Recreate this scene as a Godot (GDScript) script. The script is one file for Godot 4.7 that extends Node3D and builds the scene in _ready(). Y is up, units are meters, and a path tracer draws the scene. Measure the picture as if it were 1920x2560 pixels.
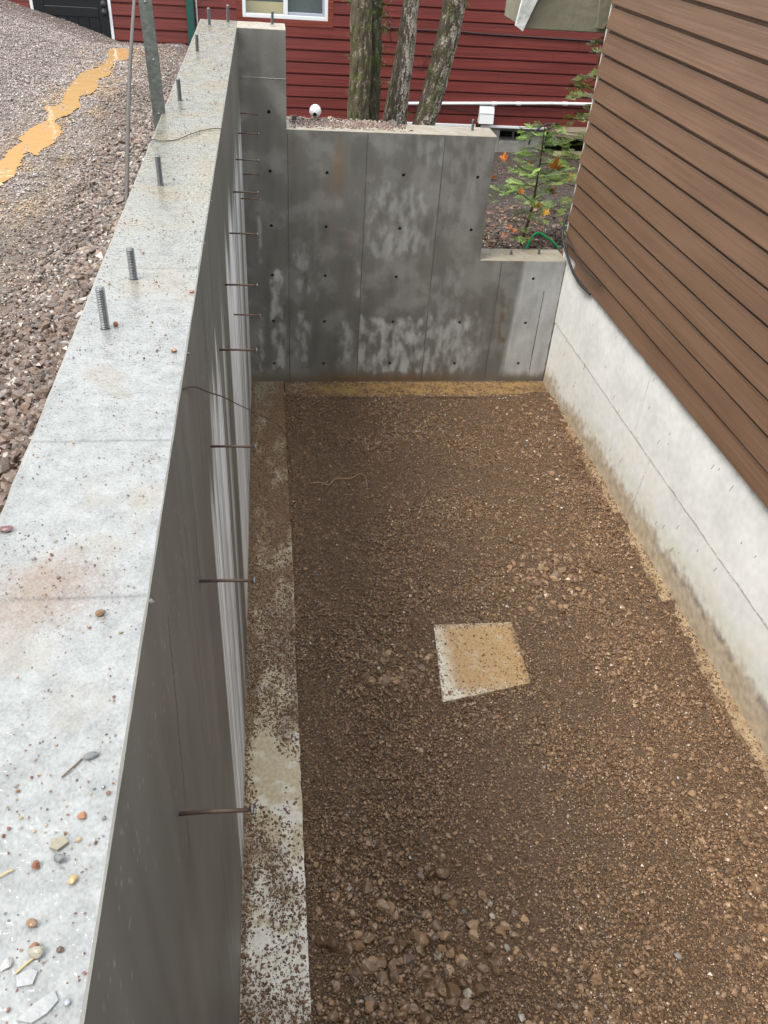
extends Node3D

# ---------------------------------------------------------------- dimensions (metres; read off the photograph, 18 inch form panels, 8 inch walls)
const T := 0.203          # wall thickness
const H := 2.122          # top of the long wall and of the tall part of the end wall
const H1 := 1.6295        # first step
const H2 := 0.8844        # second step
const AX := 0.2567        # right end of the tall part
const BX := 1.488         # right end of the middle part
const WX := 2.066         # right end of the end wall
const WF := 0.2175        # right edge of the left footing
const ZEND := 6.3         # where the pit ends behind the camera
const DRIFT := 0.0218     # the brown house stands slightly askew
const RZ := -5.0          # face of the red house

var M := {}
var rng := RandomNumberGenerator.new()
var used := {}

# ---------------------------------------------------------------- helpers: names, metas, nodes
func numbered(called: String, parent: Node) -> String:
	var key := str(parent.get_instance_id()) + called
	var n: int = used.get(key, 0)
	used[key] = n + 1
	return called if n == 0 else "%s_%03d" % [called, n]

func tag(o: Node, label: String, category: String, group := "") -> Node:
	o.set_meta("label", label)
	o.set_meta("category", category)
	if group != "":
		o.set_meta("group", group)
	return o

func kind(o: Node, k: String) -> Node:
	o.set_meta("kind", k)
	return o

func gpos(n: Node) -> Vector3:
	var p := Vector3.ZERO
	while n != self and n is Node3D:
		p += (n as Node3D).position
		n = n.get_parent()
	return p

func thing(called: String, at: Vector3, label: String, category: String, group := "") -> Node3D:
	var o := Node3D.new()
	o.name = numbered(called, self)
	add_child(o)
	o.position = at
	tag(o, label, category, group)
	return o

func put(called: String, mesh: Mesh, m: Material, parent: Node, at := Vector3.ZERO, basis := Basis.IDENTITY) -> MeshInstance3D:
	var o := MeshInstance3D.new()
	o.name = numbered(called, parent)
	o.mesh = mesh
	o.material_override = m
	parent.add_child(o)
	o.transform = Transform3D(basis, at - (gpos(parent) if parent != self else Vector3.ZERO))
	return o

# commits a SurfaceTool drawn in world coordinates as one mesh whose origin is the middle of its base
func build(st: SurfaceTool, called: String, m: Material, parent: Node = self, smooth := false) -> MeshInstance3D:
	st.generate_normals()
	var arr: Array = st.commit_to_arrays()
	var v: PackedVector3Array = arr[Mesh.ARRAY_VERTEX]
	var lo := v[0]
	var hi := v[0]
	for p in v:
		lo = lo.min(p)
		hi = hi.max(p)
	var base := Vector3((lo.x + hi.x) / 2, lo.y, (lo.z + hi.z) / 2)
	for i in v.size():
		v[i] -= base
	arr[Mesh.ARRAY_VERTEX] = v
	var am := ArrayMesh.new()
	am.add_surface_from_arrays(Mesh.PRIMITIVE_TRIANGLES, arr)
	return put(called, am, m, parent, base)

func tool(smooth := false) -> SurfaceTool:
	var st := SurfaceTool.new()
	st.begin(Mesh.PRIMITIVE_TRIANGLES)
	st.set_smooth_group(0 if smooth else -1)
	return st

# a, b, c, d run counter-clockwise as seen from outside
func quad(st: SurfaceTool, a: Vector3, b: Vector3, c: Vector3, d: Vector3) -> void:
	for p in [a, c, b, a, d, c]:
		st.add_vertex(p)

func quv(st: SurfaceTool, a: Vector3, b: Vector3, c: Vector3, d: Vector3, ua: Vector2, ub: Vector2, uc: Vector2, ud: Vector2) -> void:
	var ps := [a, c, b, a, d, c]
	var us := [ua, uc, ub, ua, ud, uc]
	for i in 6:
		st.set_uv(us[i])
		st.add_vertex(ps[i])

func tri(st: SurfaceTool, a: Vector3, b: Vector3, c: Vector3) -> void:
	st.add_vertex(a)
	st.add_vertex(c)
	st.add_vertex(b)

# chamfered box, centre c, half sizes h, axes in b
func box(st: SurfaceTool, c: Vector3, h: Vector3, bev := 0.004, b := Basis.IDENTITY) -> void:
	bev = minf(bev, minf(h.x, minf(h.y, h.z)) * 0.6)
	var P := func(sx: int, sy: int, sz: int, ax: int) -> Vector3:
		var v := Vector3(sx * (h.x - (0.0 if ax == 0 else bev)), sy * (h.y - (0.0 if ax == 1 else bev)), sz * (h.z - (0.0 if ax == 2 else bev)))
		return c + b * v
	for s in [-1, 1]:
		var f := [[P.call(s, -1, -1, 0), P.call(s, 1, -1, 0), P.call(s, 1, 1, 0), P.call(s, -1, 1, 0)], [P.call(-1, s, -1, 1), P.call(-1, s, 1, 1), P.call(1, s, 1, 1), P.call(1, s, -1, 1)], [P.call(-1, -1, s, 2), P.call(1, -1, s, 2), P.call(1, 1, s, 2), P.call(-1, 1, s, 2)]]
		for q in f:
			if s > 0:
				quad(st, q[0], q[1], q[2], q[3])
			else:
				quad(st, q[3], q[2], q[1], q[0])
	for s in [-1, 1]:
		for t in [-1, 1]:
			var e := [[P.call(s, t, -1, 0), P.call(s, t, 1, 0), P.call(s, t, 1, 1), P.call(s, t, -1, 1)], [P.call(-1, s, t, 1), P.call(1, s, t, 1), P.call(1, s, t, 2), P.call(-1, s, t, 2)], [P.call(t, -1, s, 2), P.call(t, 1, s, 2), P.call(t, 1, s, 0), P.call(t, -1, s, 0)]]
			for q in e:
				if s * t > 0:
					quad(st, q[3], q[2], q[1], q[0])
				else:
					quad(st, q[0], q[1], q[2], q[3])
			for u in [-1, 1]:
				if s * t * u > 0:
					tri(st, P.call(s, t, u, 0), P.call(s, t, u, 1), P.call(s, t, u, 2))
				else:
					tri(st, P.call(s, t, u, 2), P.call(s, t, u, 1), P.call(s, t, u, 0))

func bx(st: SurfaceTool, lo: Vector3, hi: Vector3, bev := 0.004) -> void:
	box(st, (lo + hi) / 2, (hi - lo) / 2, bev)

# tube along points with a radius at each
func tube(st: SurfaceTool, pts: Array, rad: Array, sides := 8, rough := 0.0) -> void:
	var rings := []
	var up := Vector3(0.13, 0.2, 0.97).normalized()
	for i in pts.size():
		var d: Vector3 = (pts[mini(i + 1, pts.size() - 1)] - pts[maxi(i - 1, 0)]).normalized()
		if absf(d.dot(up)) > 0.95:
			up = Vector3(0.9, 0.1, 0.2).normalized()
		var x := d.cross(up).normalized()
		var y := d.cross(x)
		var r := []
		for k in sides:
			var a := TAU * k / sides
			r.append(pts[i] + (x * cos(a) + y * sin(a)) * rad[i] * (1.0 + rough * rng.randf_range(-1, 1)))
		rings.append(r)
	for i in pts.size() - 1:
		for k in sides:
			var l := (k + 1) % sides
			quad(st, rings[i][k], rings[i + 1][k], rings[i + 1][l], rings[i][l])
	for e in [0, pts.size() - 1]:
		for k in sides:
			var l := (k + 1) % sides
			if e == 0:
				tri(st, pts[e], rings[e][k], rings[e][l])
			else:
				tri(st, pts[e], rings[e][l], rings[e][k])

func smooth_path(p: Array, per := 6) -> Array:
	var out := []
	for i in p.size() - 1:
		var a: Vector3 = p[maxi(i - 1, 0)]
		var b: Vector3 = p[i]
		var c: Vector3 = p[i + 1]
		var d: Vector3 = p[mini(i + 2, p.size() - 1)]
		for k in per:
			out.append(b.cubic_interpolate(c, a, d, float(k) / per))
	out.append(p[-1])
	return out

func rope(called: String, p: Array, r: float, m: Material, parent: Node = self, per := 6, sides := 8) -> MeshInstance3D:
	var q := smooth_path(p, per)
	var rr := []
	for i in q.size():
		rr.append(r)
	var st := tool(true)
	tube(st, q, rr, sides)
	return build(st, called, m, parent)

# lathe about +y from a base point: profile of (radius, height)
func lathe(st: SurfaceTool, base: Vector3, prof: Array, sides := 14, b := Basis.IDENTITY) -> void:
	for i in prof.size() - 1:
		for k in sides:
			var a := TAU * k / sides
			var c := TAU * (k + 1) / sides
			var p: Vector2 = prof[i]
			var q: Vector2 = prof[i + 1]
			quad(st, base + b * Vector3(cos(a) * p.x, p.y, sin(a) * p.x), base + b * Vector3(cos(a) * q.x, q.y, sin(a) * q.x), base + b * Vector3(cos(c) * q.x, q.y, sin(c) * q.x), base + b * Vector3(cos(c) * p.x, p.y, sin(c) * p.x))

# an angular stone about 1 across; 20 or 80 faces
func stone_mesh(sd: int, fine: bool, rough := 0.3, flat := 0.7) -> ArrayMesh:
	var r := RandomNumberGenerator.new()
	r.seed = sd
	var g := (1.0 + sqrt(5.0)) / 2.0
	var v: Array = [Vector3(-1, g, 0), Vector3(1, g, 0), Vector3(-1, -g, 0), Vector3(1, -g, 0), Vector3(0, -1, g), Vector3(0, 1, g), Vector3(0, -1, -g), Vector3(0, 1, -g), Vector3(g, 0, -1), Vector3(g, 0, 1), Vector3(-g, 0, -1), Vector3(-g, 0, 1)]
	var f: Array = [[0, 11, 5], [0, 5, 1], [0, 1, 7], [0, 7, 10], [0, 10, 11], [1, 5, 9], [5, 11, 4], [11, 10, 2], [10, 7, 6], [7, 1, 8], [3, 9, 4], [3, 4, 2], [3, 2, 6], [3, 6, 8], [3, 8, 9], [4, 9, 5], [2, 4, 11], [6, 2, 10], [8, 6, 7], [9, 8, 1]]
	for i in v.size():
		v[i] = v[i].normalized()
	if fine:
		var mid := {}
		var nf := []
		for t in f:
			var m := []
			for k in 3:
				var a: int = mini(t[k], t[(k + 1) % 3])
				var b: int = maxi(t[k], t[(k + 1) % 3])
				var key := a * 1000 + b
				if not mid.has(key):
					mid[key] = v.size()
					v.append((v[a] + v[b]).normalized())
				m.append(mid[key])
			nf.append_array([[t[0], m[0], m[2]], [t[1], m[1], m[0]], [t[2], m[2], m[1]], [m[0], m[1], m[2]]])
		f = nf
	var cuts := []
	for i in 7:
		cuts.append([Vector3(r.randf_range(-1, 1), r.randf_range(-1, 1), r.randf_range(-1, 1)).normalized(), r.randf_range(0.55, 0.85)])
	for i in v.size():
		var p: Vector3 = v[i]
		for c in cuts:
			var over: float = p.dot(c[0]) - c[1]
			if over > 0:
				p -= c[0] * over
		v[i] = p * (1.0 + r.randf_range(-rough, rough) * (0.35 if fine else 0.6)) * Vector3(0.5, 0.5 * flat, 0.44)
	var st := tool(false)
	for t in f:
		tri(st, v[t[0]], v[t[1]], v[t[2]])
	st.generate_normals()
	return st.commit()

func scatter(called: String, mesh: Mesh, m: Material, parent: Node, buf: PackedFloat32Array) -> void:
	var mm := MultiMesh.new()
	mm.transform_format = MultiMesh.TRANSFORM_3D
	mm.use_colors = true
	mm.mesh = mesh
	mm.instance_count = buf.size() / 16
	mm.buffer = buf
	var o := MultiMeshInstance3D.new()
	o.name = numbered(called, parent)
	o.multimesh = mm
	o.material_override = m
	parent.add_child(o)
	o.position = -gpos(parent) if parent != self else Vector3.ZERO
	kind(o, "stuff")

func push(buf: PackedFloat32Array, b: Basis, p: Vector3, c: Color) -> void:
	buf.append_array(PackedFloat32Array([b.x.x, b.y.x, b.z.x, p.x, b.x.y, b.y.y, b.z.y, p.y, b.x.z, b.y.z, b.z.z, p.z, c.r, c.g, c.b, 1.0]))

func tumble(s: float, lean := 0.5) -> Basis:
	return Basis(Vector3.UP, rng.randf() * TAU) * Basis(Vector3.RIGHT, rng.randfn(0, lean)) * Basis(Vector3.UP, rng.randf() * TAU) * Basis.from_scale(Vector3(s, s * rng.randf_range(0.7, 1.1), s * rng.randf_range(0.7, 1.2)))

# ---------------------------------------------------------------- helpers: materials and textures
func lin(r: float, g: float, b: float) -> Color:
	return Color(r, g, b).linear_to_srgb()

func noise(sd: int, freq: float, oct := 4, type := FastNoiseLite.TYPE_SIMPLEX_SMOOTH) -> FastNoiseLite:
	var n := FastNoiseLite.new()
	n.seed = sd
	n.noise_type = type
	n.frequency = freq
	n.fractal_octaves = oct
	n.fractal_type = FastNoiseLite.FRACTAL_FBM if oct > 1 else FastNoiseLite.FRACTAL_NONE
	return n

func noise_bytes(sd: int, freq: float, w: int, h: int, oct := 4, stretch := Vector2.ONE) -> PackedByteArray:
	var im := noise(sd, freq, oct).get_image(maxi(4, int(w / stretch.x)), maxi(4, int(h / stretch.y)))
	im.convert(Image.FORMAT_L8)
	if stretch != Vector2.ONE:
		im.resize(w, h, Image.INTERPOLATE_CUBIC)
	return im.get_data()

func to_tex(w: int, h: int, data: PackedByteArray, f := Image.FORMAT_RGB8) -> ImageTexture:
	return ImageTexture.create_from_image(Image.create_from_data(w, h, false, f, data))

# seamless tile of noise as a normal map; stretch > 1 draws it out along u
func bump_tile(sd: int, freq: float, size: int, oct: int, depth: float, stretch := Vector2.ONE, type := FastNoiseLite.TYPE_SIMPLEX_SMOOTH) -> ImageTexture:
	var im := noise(sd, freq, oct, type).get_seamless_image(int(size / stretch.x), int(size / stretch.y))
	im.convert(Image.FORMAT_RGBA8)
	im.resize(size, size, Image.INTERPOLATE_CUBIC)
	im.bump_map_to_normal_map(depth)
	return ImageTexture.create_from_image(im)

# seamless tile of two colours mixed by noise (linear values in, sRGB out)
func color_tile(sd: int, freq: float, size: int, oct: int, a: Color, b: Color, stretch := Vector2.ONE, contrast := 1.0) -> ImageTexture:
	var im := noise(sd, freq, oct).get_seamless_image(int(size / stretch.x), int(size / stretch.y))
	im.convert(Image.FORMAT_L8)
	im.resize(size, size, Image.INTERPOLATE_CUBIC)
	var d := im.get_data()
	var out := PackedByteArray()
	out.resize(size * size * 3)
	var lut := []
	for i in 256:
		var c := a.lerp(b, clampf((i / 255.0 - 0.5) * contrast + 0.5, 0, 1)).linear_to_srgb()
		lut.append([int(c.r * 255), int(c.g * 255), int(c.b * 255)])
	for i in d.size():
		var c: Array = lut[d[i]]
		out[i * 3] = c[0]
		out[i * 3 + 1] = c[1]
		out[i * 3 + 2] = c[2]
	return to_tex(size, size, out)

func mat(c: Color, rough: float, o := {}) -> StandardMaterial3D:
	var m := StandardMaterial3D.new()
	m.albedo_color = c
	m.roughness = rough
	for k in o:
		m.set(k, o[k])
	if o.has("normal_texture"):
		m.normal_enabled = true
	return m

func world_mat(c: Color, rough: float, scale: Vector3, o := {}) -> StandardMaterial3D:
	var m := mat(c, rough, o)
	m.uv1_triplanar = true
	m.uv1_world_triplanar = true
	m.uv1_scale = scale
	return m

func ss(a: float, b: float, x: float) -> float:
	var t := clampf((x - a) / (b - a), 0.0, 1.0)
	return t * t * (3.0 - 2.0 * t)

func srgb8(x: float) -> int:
	x = clampf(x, 0.0, 1.0)
	return int(255.0 * (12.92 * x if x <= 0.0031308 else 1.055 * pow(x, 0.4167) - 0.055))

func make_materials() -> void:
	var fine_bump := bump_tile(11, 0.03, 512, 5, 6.0)
	M.fine_bump = fine_bump
	M.wet_ripple = bump_tile(12, 0.022, 512, 3, 9.0)
	# siding: world mapped so that grain runs along every board and never repeats from board to board
	var grain := bump_tile(21, 0.05, 512, 4, 5.0, Vector2(14, 1))
	M.brown = world_mat(Color(1, 1, 1), 0.48, Vector3(0.31, 1.3, 0.31), {"albedo_texture": color_tile(22, 0.013, 512, 5, Color(0.132, 0.074, 0.044), Color(0.182, 0.106, 0.066), Vector2(2.5, 1), 1.2), "normal_texture": grain, "normal_scale": 0.2})
	M.red = world_mat(Color(1, 1, 1), 0.5, Vector3(0.4, 2.4, 0.4), {"albedo_texture": color_tile(23, 0.013, 512, 5, Color(0.105, 0.0145, 0.012), Color(0.175, 0.029, 0.022), Vector2(4, 1), 1.2), "normal_texture": grain, "normal_scale": 0.35})
	M.red_trim = world_mat(Color(1, 1, 1), 0.5, Vector3(0.5, 1.4, 0.5), {"albedo_texture": color_tile(24, 0.02, 256, 4, Color(0.13, 0.022, 0.012), Color(0.19, 0.034, 0.018), Vector2(4, 1)), "normal_texture": grain, "normal_scale": 0.4})
	M.core = mat(lin(0.10, 0.08, 0.07), 0.9)
	M.brown_end = mat(lin(0.62, 0.58, 0.52), 0.7)
	M.white = world_mat(lin(0.72, 0.74, 0.76), 0.4, Vector3(1, 1, 1), {"normal_texture": fine_bump, "normal_scale": 0.12})
	M.white_old = world_mat(Color(1, 1, 1), 0.6, Vector3(1.3, 1.3, 1.3), {"albedo_texture": color_tile(25, 0.02, 256, 5, Color(0.42, 0.43, 0.40), Color(0.72, 0.74, 0.74)), "normal_texture": fine_bump, "normal_scale": 0.3})
	M.beige = world_mat(Color(1, 1, 1), 0.75, Vector3(0.9, 0.9, 0.9), {"albedo_texture": color_tile(26, 0.015, 256, 5, Color(0.17, 0.16, 0.115), Color(0.25, 0.235, 0.17)), "normal_texture": fine_bump, "normal_scale": 0.2})
	M.black = mat(lin(0.005, 0.007, 0.009), 0.4)
	M.dark = mat(lin(0.02, 0.02, 0.02), 0.9)
	M.green_metal = mat(lin(0.012, 0.075, 0.062), 0.4)
	M.hose = mat(lin(0.012, 0.40, 0.13), 0.35)
	M.cable = mat(lin(0.025, 0.025, 0.028), 0.5)
	M.rust = world_mat(Color(1, 1, 1), 0.5, Vector3(9, 9, 9), {"albedo_texture": color_tile(27, 0.04, 128, 4, Color(0.075, 0.06, 0.055), Color(0.17, 0.10, 0.065)), "metallic": 0.5})
	M.zinc = world_mat(Color(1, 1, 1), 0.38, Vector3(6, 6, 6), {"albedo_texture": color_tile(28, 0.03, 256, 4, Color(0.13, 0.13, 0.135), Color(0.25, 0.255, 0.26)), "metallic": 0.7})
	M.steel = world_mat(Color(1, 1, 1), 0.42, Vector3(3, 3, 3), {"albedo_texture": color_tile(29, 0.03, 256, 5, Color(0.075, 0.083, 0.075), Color(0.15, 0.162, 0.148)), "metallic": 0.45, "normal_texture": fine_bump, "normal_scale": 0.25})
	M.lumber = world_mat(Color(1, 1, 1), 0.8, Vector3(0.9, 2.2, 0.9), {"albedo_texture": color_tile(30, 0.03, 256, 5, Color(0.11, 0.085, 0.06), Color(0.30, 0.25, 0.18), Vector2(6, 1)), "normal_texture": grain, "normal_scale": 0.8})
	M.concrete = world_mat(Color(1, 1, 1), 0.55, Vector3(0.8, 0.8, 0.8), {"albedo_texture": color_tile(31, 0.012, 512, 6, Color(0.21, 0.21, 0.19), Color(0.36, 0.35, 0.32)), "normal_texture": fine_bump, "normal_scale": 0.35})
	M.conc_dark = world_mat(Color(1, 1, 1), 0.4, Vector3(0.8, 0.8, 0.8), {"albedo_texture": color_tile(32, 0.012, 256, 6, Color(0.075, 0.075, 0.065), Color(0.13, 0.13, 0.115)), "normal_texture": fine_bump, "normal_scale": 0.4})
	M.chip = world_mat(Color(1, 1, 1), 0.45, Vector3(9, 9, 9), {"albedo_texture": color_tile(35, 0.03, 128, 4, Color(0.22, 0.225, 0.23), Color(0.31, 0.315, 0.32)), "normal_texture": fine_bump, "normal_scale": 0.6})
	M.chip_tan = mat(lin(0.22, 0.20, 0.15), 0.5, {"normal_texture": fine_bump, "normal_scale": 0.6, "uv1_triplanar": true, "uv1_scale": Vector3(9, 9, 9)})
	M.conc_pale = world_mat(Color(1, 1, 1), 0.5, Vector3(6, 6, 6), {"albedo_texture": color_tile(34, 0.03, 128, 4, Color(0.24, 0.25, 0.25), Color(0.42, 0.43, 0.43)), "normal_texture": fine_bump, "normal_scale": 0.5})
	M.stone = mat(Color(1, 1, 1), 0.2, {"vertex_color_use_as_albedo": true})
	M.crumb = mat(Color(1, 1, 1), 0.22, {"vertex_color_use_as_albedo": true})
	M.leafy = mat(Color(1, 1, 1), 0.45, {"vertex_color_use_as_albedo": true, "backlight_enabled": true, "backlight": Color(0.35, 0.4, 0.2), "cull_mode": BaseMaterial3D.CULL_DISABLED})
	M.glass = mat(Color(0.8, 0.9, 0.9, 0.12), 0.03, {"transparency": BaseMaterial3D.TRANSPARENCY_ALPHA})
	M.water = mat(lin(0.46, 0.285, 0.125), 0.05, {"normal_texture": bump_tile(33, 0.02, 256, 3, 3.0), "normal_scale": 0.15, "uv1_triplanar": true, "uv1_world_triplanar": true, "uv1_scale": Vector3(1.2, 1.2, 1.2)})
	M.cedar_bark = mat(lin(0.060, 0.026, 0.018), 0.6)
	M.twig = mat(lin(0.11, 0.075, 0.045), 0.7)
	M.straw = mat(lin(0.45, 0.33, 0.16), 0.6)
	M.root_m = mat(lin(0.36, 0.24, 0.12), 0.6)
	M.thread = mat(lin(0.075, 0.065, 0.055), 0.45, {"metallic": 0.4})
	M.pipe_blue = mat(lin(0.33, 0.40, 0.46), 0.4)
	M.inside = mat(lin(0.06, 0.055, 0.045), 0.9)
	M.inside_pale = mat(lin(0.55, 0.44, 0.20), 0.8)
	M.sash_grey = mat(lin(0.36, 0.38, 0.46), 0.5)

func wood(sd: int) -> StandardMaterial3D:
	return M.lumber

# the long wall's inner face: wet and dark with dry vertical runs between z = -0.2 and 3.55
func long_face_material() -> StandardMaterial3D:
	var w := 1600
	var h := 448
	var fz := noise(41, 1.0, 1)
	var grainy := noise_bytes(42, 0.035, w, h, 3, Vector2(1, 18))
	var broad := noise_bytes(43, 0.006, w, h, 4)
	var speck := noise_bytes(44, 0.09, w, h, 3, Vector2(1, 3))
	var col := PackedByteArray()
	col.resize(w * h * 3)
	var ro := PackedByteArray()
	ro.resize(w * h)
	for i in w:
		var z := i / float(w) * 6.7 - 0.4
		var s: float = fz.get_noise_1d(z * 3.1) * 0.25 + fz.get_noise_1d(z * 9.0 + 50.0) * 0.30 + fz.get_noise_1d(z * 27.0 + 90.0) * 0.34 + fz.get_noise_1d(z * 80.0 + 9.0) * 0.24
		var edge: float = 3.53 + 0.05 * fz.get_noise_1d(z * 20.0)
		var keep := 1.0 - ss(edge - 0.02, edge + 0.03, z)
		var band := 0.22 * ss(2.93, 3.02, z) - 0.34 * ss(2.32, 2.42, z) * (1.0 - ss(2.93, 3.02, z)) + 0.20 * ss(1.55, 1.75, z) * (1.0 - ss(2.32, 2.42, z)) + 0.02
		var run := ss(-0.05, 0.09, 0.8 * s + band + 0.08) * keep
		var top: float = 1.74 + 0.13 * fz.get_noise_1d(z * 5.0 + 30.0) + 0.09 * fz.get_noise_1d(z * 40.0)
		var seam := 0.0
		for k in 9:
			var zs := 0.24 + k * 0.47
			seam = maxf(seam, 1.0 - absf(z - zs) / 0.006)
		seam = clampf(seam, 0.0, 1.0)
		for j in h:
			var y := j / float(h) * 2.14
			var n := grainy[j * w + i] / 255.0
			var b := broad[j * w + i] / 255.0
			var sp := speck[j * w + i] / 255.0
			var d := run * (1.0 - ss(top - 0.22 * n, top + 0.05, y)) * (0.80 + 0.35 * n)
			d *= 0.75 + 0.35 * sp
			d = clampf(d, 0.0, 1.0)
			var v := 0.80 + 0.26 * n + 0.35 * (b - 0.5)
			var brown := (1.0 - ss(0.0, 0.16, y)) * 0.6
			var r := lerpf(0.152, 0.80, d) * v
			var g := lerpf(0.157, 0.85, d) * v
			var bl := lerpf(0.147, 0.90, d) * v
			var dk := 1.0 - 0.45 * seam
			var o := (j * w + i) * 3
			col[o] = srgb8(lerpf(r, 0.13, brown) * dk)
			col[o + 1] = srgb8(lerpf(g, 0.09, brown) * dk)
			col[o + 2] = srgb8(lerpf(bl, 0.05, brown) * dk)
			ro[j * w + i] = int(255.0 * clampf(lerpf(0.36 + 0.15 * n, 0.72, d), 0.0, 1.0))
	# flecks of paste and a few hairline cracks in the damp band
	var im := Image.create_from_data(w, h, false, Image.FORMAT_RGB8, col)
	var r0 := RandomNumberGenerator.new()
	r0.seed = 45
	for k in 420:
		var z := 3.1 + 1.9 * r0.randf()
		var y := 1.96 + 0.05 * r0.randfn() + 0.08 * sin(z * 3.0) if k % 3 else r0.randf_range(1.2, 2.1)
		var i := int((z + 0.4) / 6.7 * w)
		var j := int(y / 2.14 * h)
		for q in r0.randi_range(1, 2):
			im.set_pixel(clampi(i + r0.randi_range(0, 1), 0, w - 1), clampi(j + r0.randi_range(-1, 1), 0, h - 1), Color(0.66, 0.66, 0.63).lerp(Color(0.45, 0.45, 0.43), r0.randf()))
	for c in [[3.85, 1.98, 0.10, 60], [4.25, 1.99, 0.25, 90], [3.62, 2.05, 0.1, 50], [4.9, 2.0, 0.2, 70]]:
		for q in int(c[3]):
			var i := int((c[0] + 0.4) / 6.7 * w + c[2] * q + 0.5 * sin(q * 0.2))
			var j := int(c[1] / 2.14 * h) - q
			im.set_pixel(clampi(i, 0, w - 1), clampi(j, 0, h - 1), Color(0.17, 0.165, 0.15))
	return mat(Color(1, 1, 1), 1.0, {"albedo_texture": ImageTexture.create_from_image(im), "roughness_texture": to_tex(w, h, ro, Image.FORMAT_L8)})

# noise for the wall top: 512 px over 0.23 m across; two halves along, z -0.3 to 3.3 and 3.3 to 5.3 (finer near the camera)
func top_noise(sd: int, per_m: float, oct: int, w: int, ridged := false) -> Image:
	var out := Image.create_empty(w, 2048, false, Image.FORMAT_L8)
	var px := w / 0.23
	var n := noise(sd, per_m / px, oct)
	if ridged:
		n.fractal_type = FastNoiseLite.FRACTAL_RIDGED
		n.domain_warp_enabled = true
		n.domain_warp_amplitude = 30.0
		n.domain_warp_frequency = n.frequency * 0.8
	var at := 0.0
	for k in 2:
		var len_ := 3.6 if k == 0 else 2.0
		n.offset = Vector3(0, at * px, 0)
		var im := n.get_image(w, int(len_ * px), false, false, false)
		im.convert(Image.FORMAT_L8)
		im.resize(w, 1024, Image.INTERPOLATE_LANCZOS)
		out.blit_rect(im, Rect2i(0, 0, w, 1024), Vector2i(0, k * 1024))
		at += len_
	return out

func top_v(z: float) -> float:
	return (z + 0.3) / 7.2 if z < 3.3 else 0.5 + (z - 3.3) / 4.0

# the top of the long wall: trowel swirls under a film of rain, silt stains and joints across
func wall_top_material() -> StandardMaterial3D:
	var w := 128
	var h := 2048
	var broad := top_noise(51, 4.0, 5, w).get_data()
	var fine := top_noise(52, 85.0, 3, w, true).get_data()
	var film := top_noise(53, 22.0, 3, w).get_data()
	var col := PackedByteArray()
	col.resize(w * h * 3)
	var ro := PackedByteArray()
	ro.resize(w * h)
	for j in h:
		var v01 := j / float(h)
		var z := v01 * 7.2 - 0.3 if v01 < 0.5 else 3.3 + (v01 - 0.5) * 4.0
		var near := ss(2.4, 3.9, z)
		var line := 0.0
		for q in [4.018, 4.347, 2.02, 3.36, 1.02, 0.45]:
			line = maxf(line, 1.0 - absf(z - q) / 0.005)
		for i in w:
			var x := i / float(w) * 0.23 - 0.215
			var b := broad[j * w + i] / 255.0
			var f := fine[j * w + i] / 255.0
			var k := film[j * w + i] / 255.0
			var v := 1.10 - 0.28 * ss(0.48, 0.92, f) + 0.45 * (k - 0.5) * near + 0.25 * (b - 0.5)
			var tan_ := ss(0.42, 0.72, b) * 0.8
			var r := lerpf(lerpf(0.190, 0.184, tan_), 0.236, near) * v
			var g := lerpf(lerpf(0.188, 0.158, tan_), 0.243, near) * v
			var bl := lerpf(lerpf(0.160, 0.104, tan_), 0.242, near) * v
			var spot := ss(0.62, 0.78, b) * near * 0.35
			r = lerpf(r, 0.22, spot)
			g = lerpf(g, 0.175, spot)
			bl = lerpf(bl, 0.125, spot)
			# rust coloured silt at the joint near the camera
			var st := ss(0.075, 0.0, Vector2((x + 0.115) * 0.75, (z - 4.33) * 1.1).length() - 0.05 * (f - 0.5) - 0.06 * (b - 0.5)) * 0.50 * (0.2 + 1.0 * f)
			r = lerpf(r, 0.16, st)
			g = lerpf(g, 0.085, st)
			bl = lerpf(bl, 0.05, st)
			var dk := 1.0 - 0.35 * clampf(line, 0.0, 1.0) * (0.4 + 0.8 * f)
			var o := (j * w + i) * 3
			col[o] = srgb8(r * dk)
			col[o + 1] = srgb8(g * dk)
			col[o + 2] = srgb8(bl * dk)
			ro[j * w + i] = int(255.0 * clampf(0.07 + 0.26 * ss(0.40, 0.70, k) + 0.08 * f, 0.0, 1.0))
	var im := top_noise(54, 100.0, 3, 512, true)
	im.convert(Image.FORMAT_RGBA8)
	im.bump_map_to_normal_map(3.0)
	return mat(Color(1, 1, 1), 1.0, {"albedo_texture": to_tex(w, h, col), "roughness_texture": to_tex(w, h, ro, Image.FORMAT_L8), "normal_texture": ImageTexture.create_from_image(im), "normal_scale": 0.5})

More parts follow.
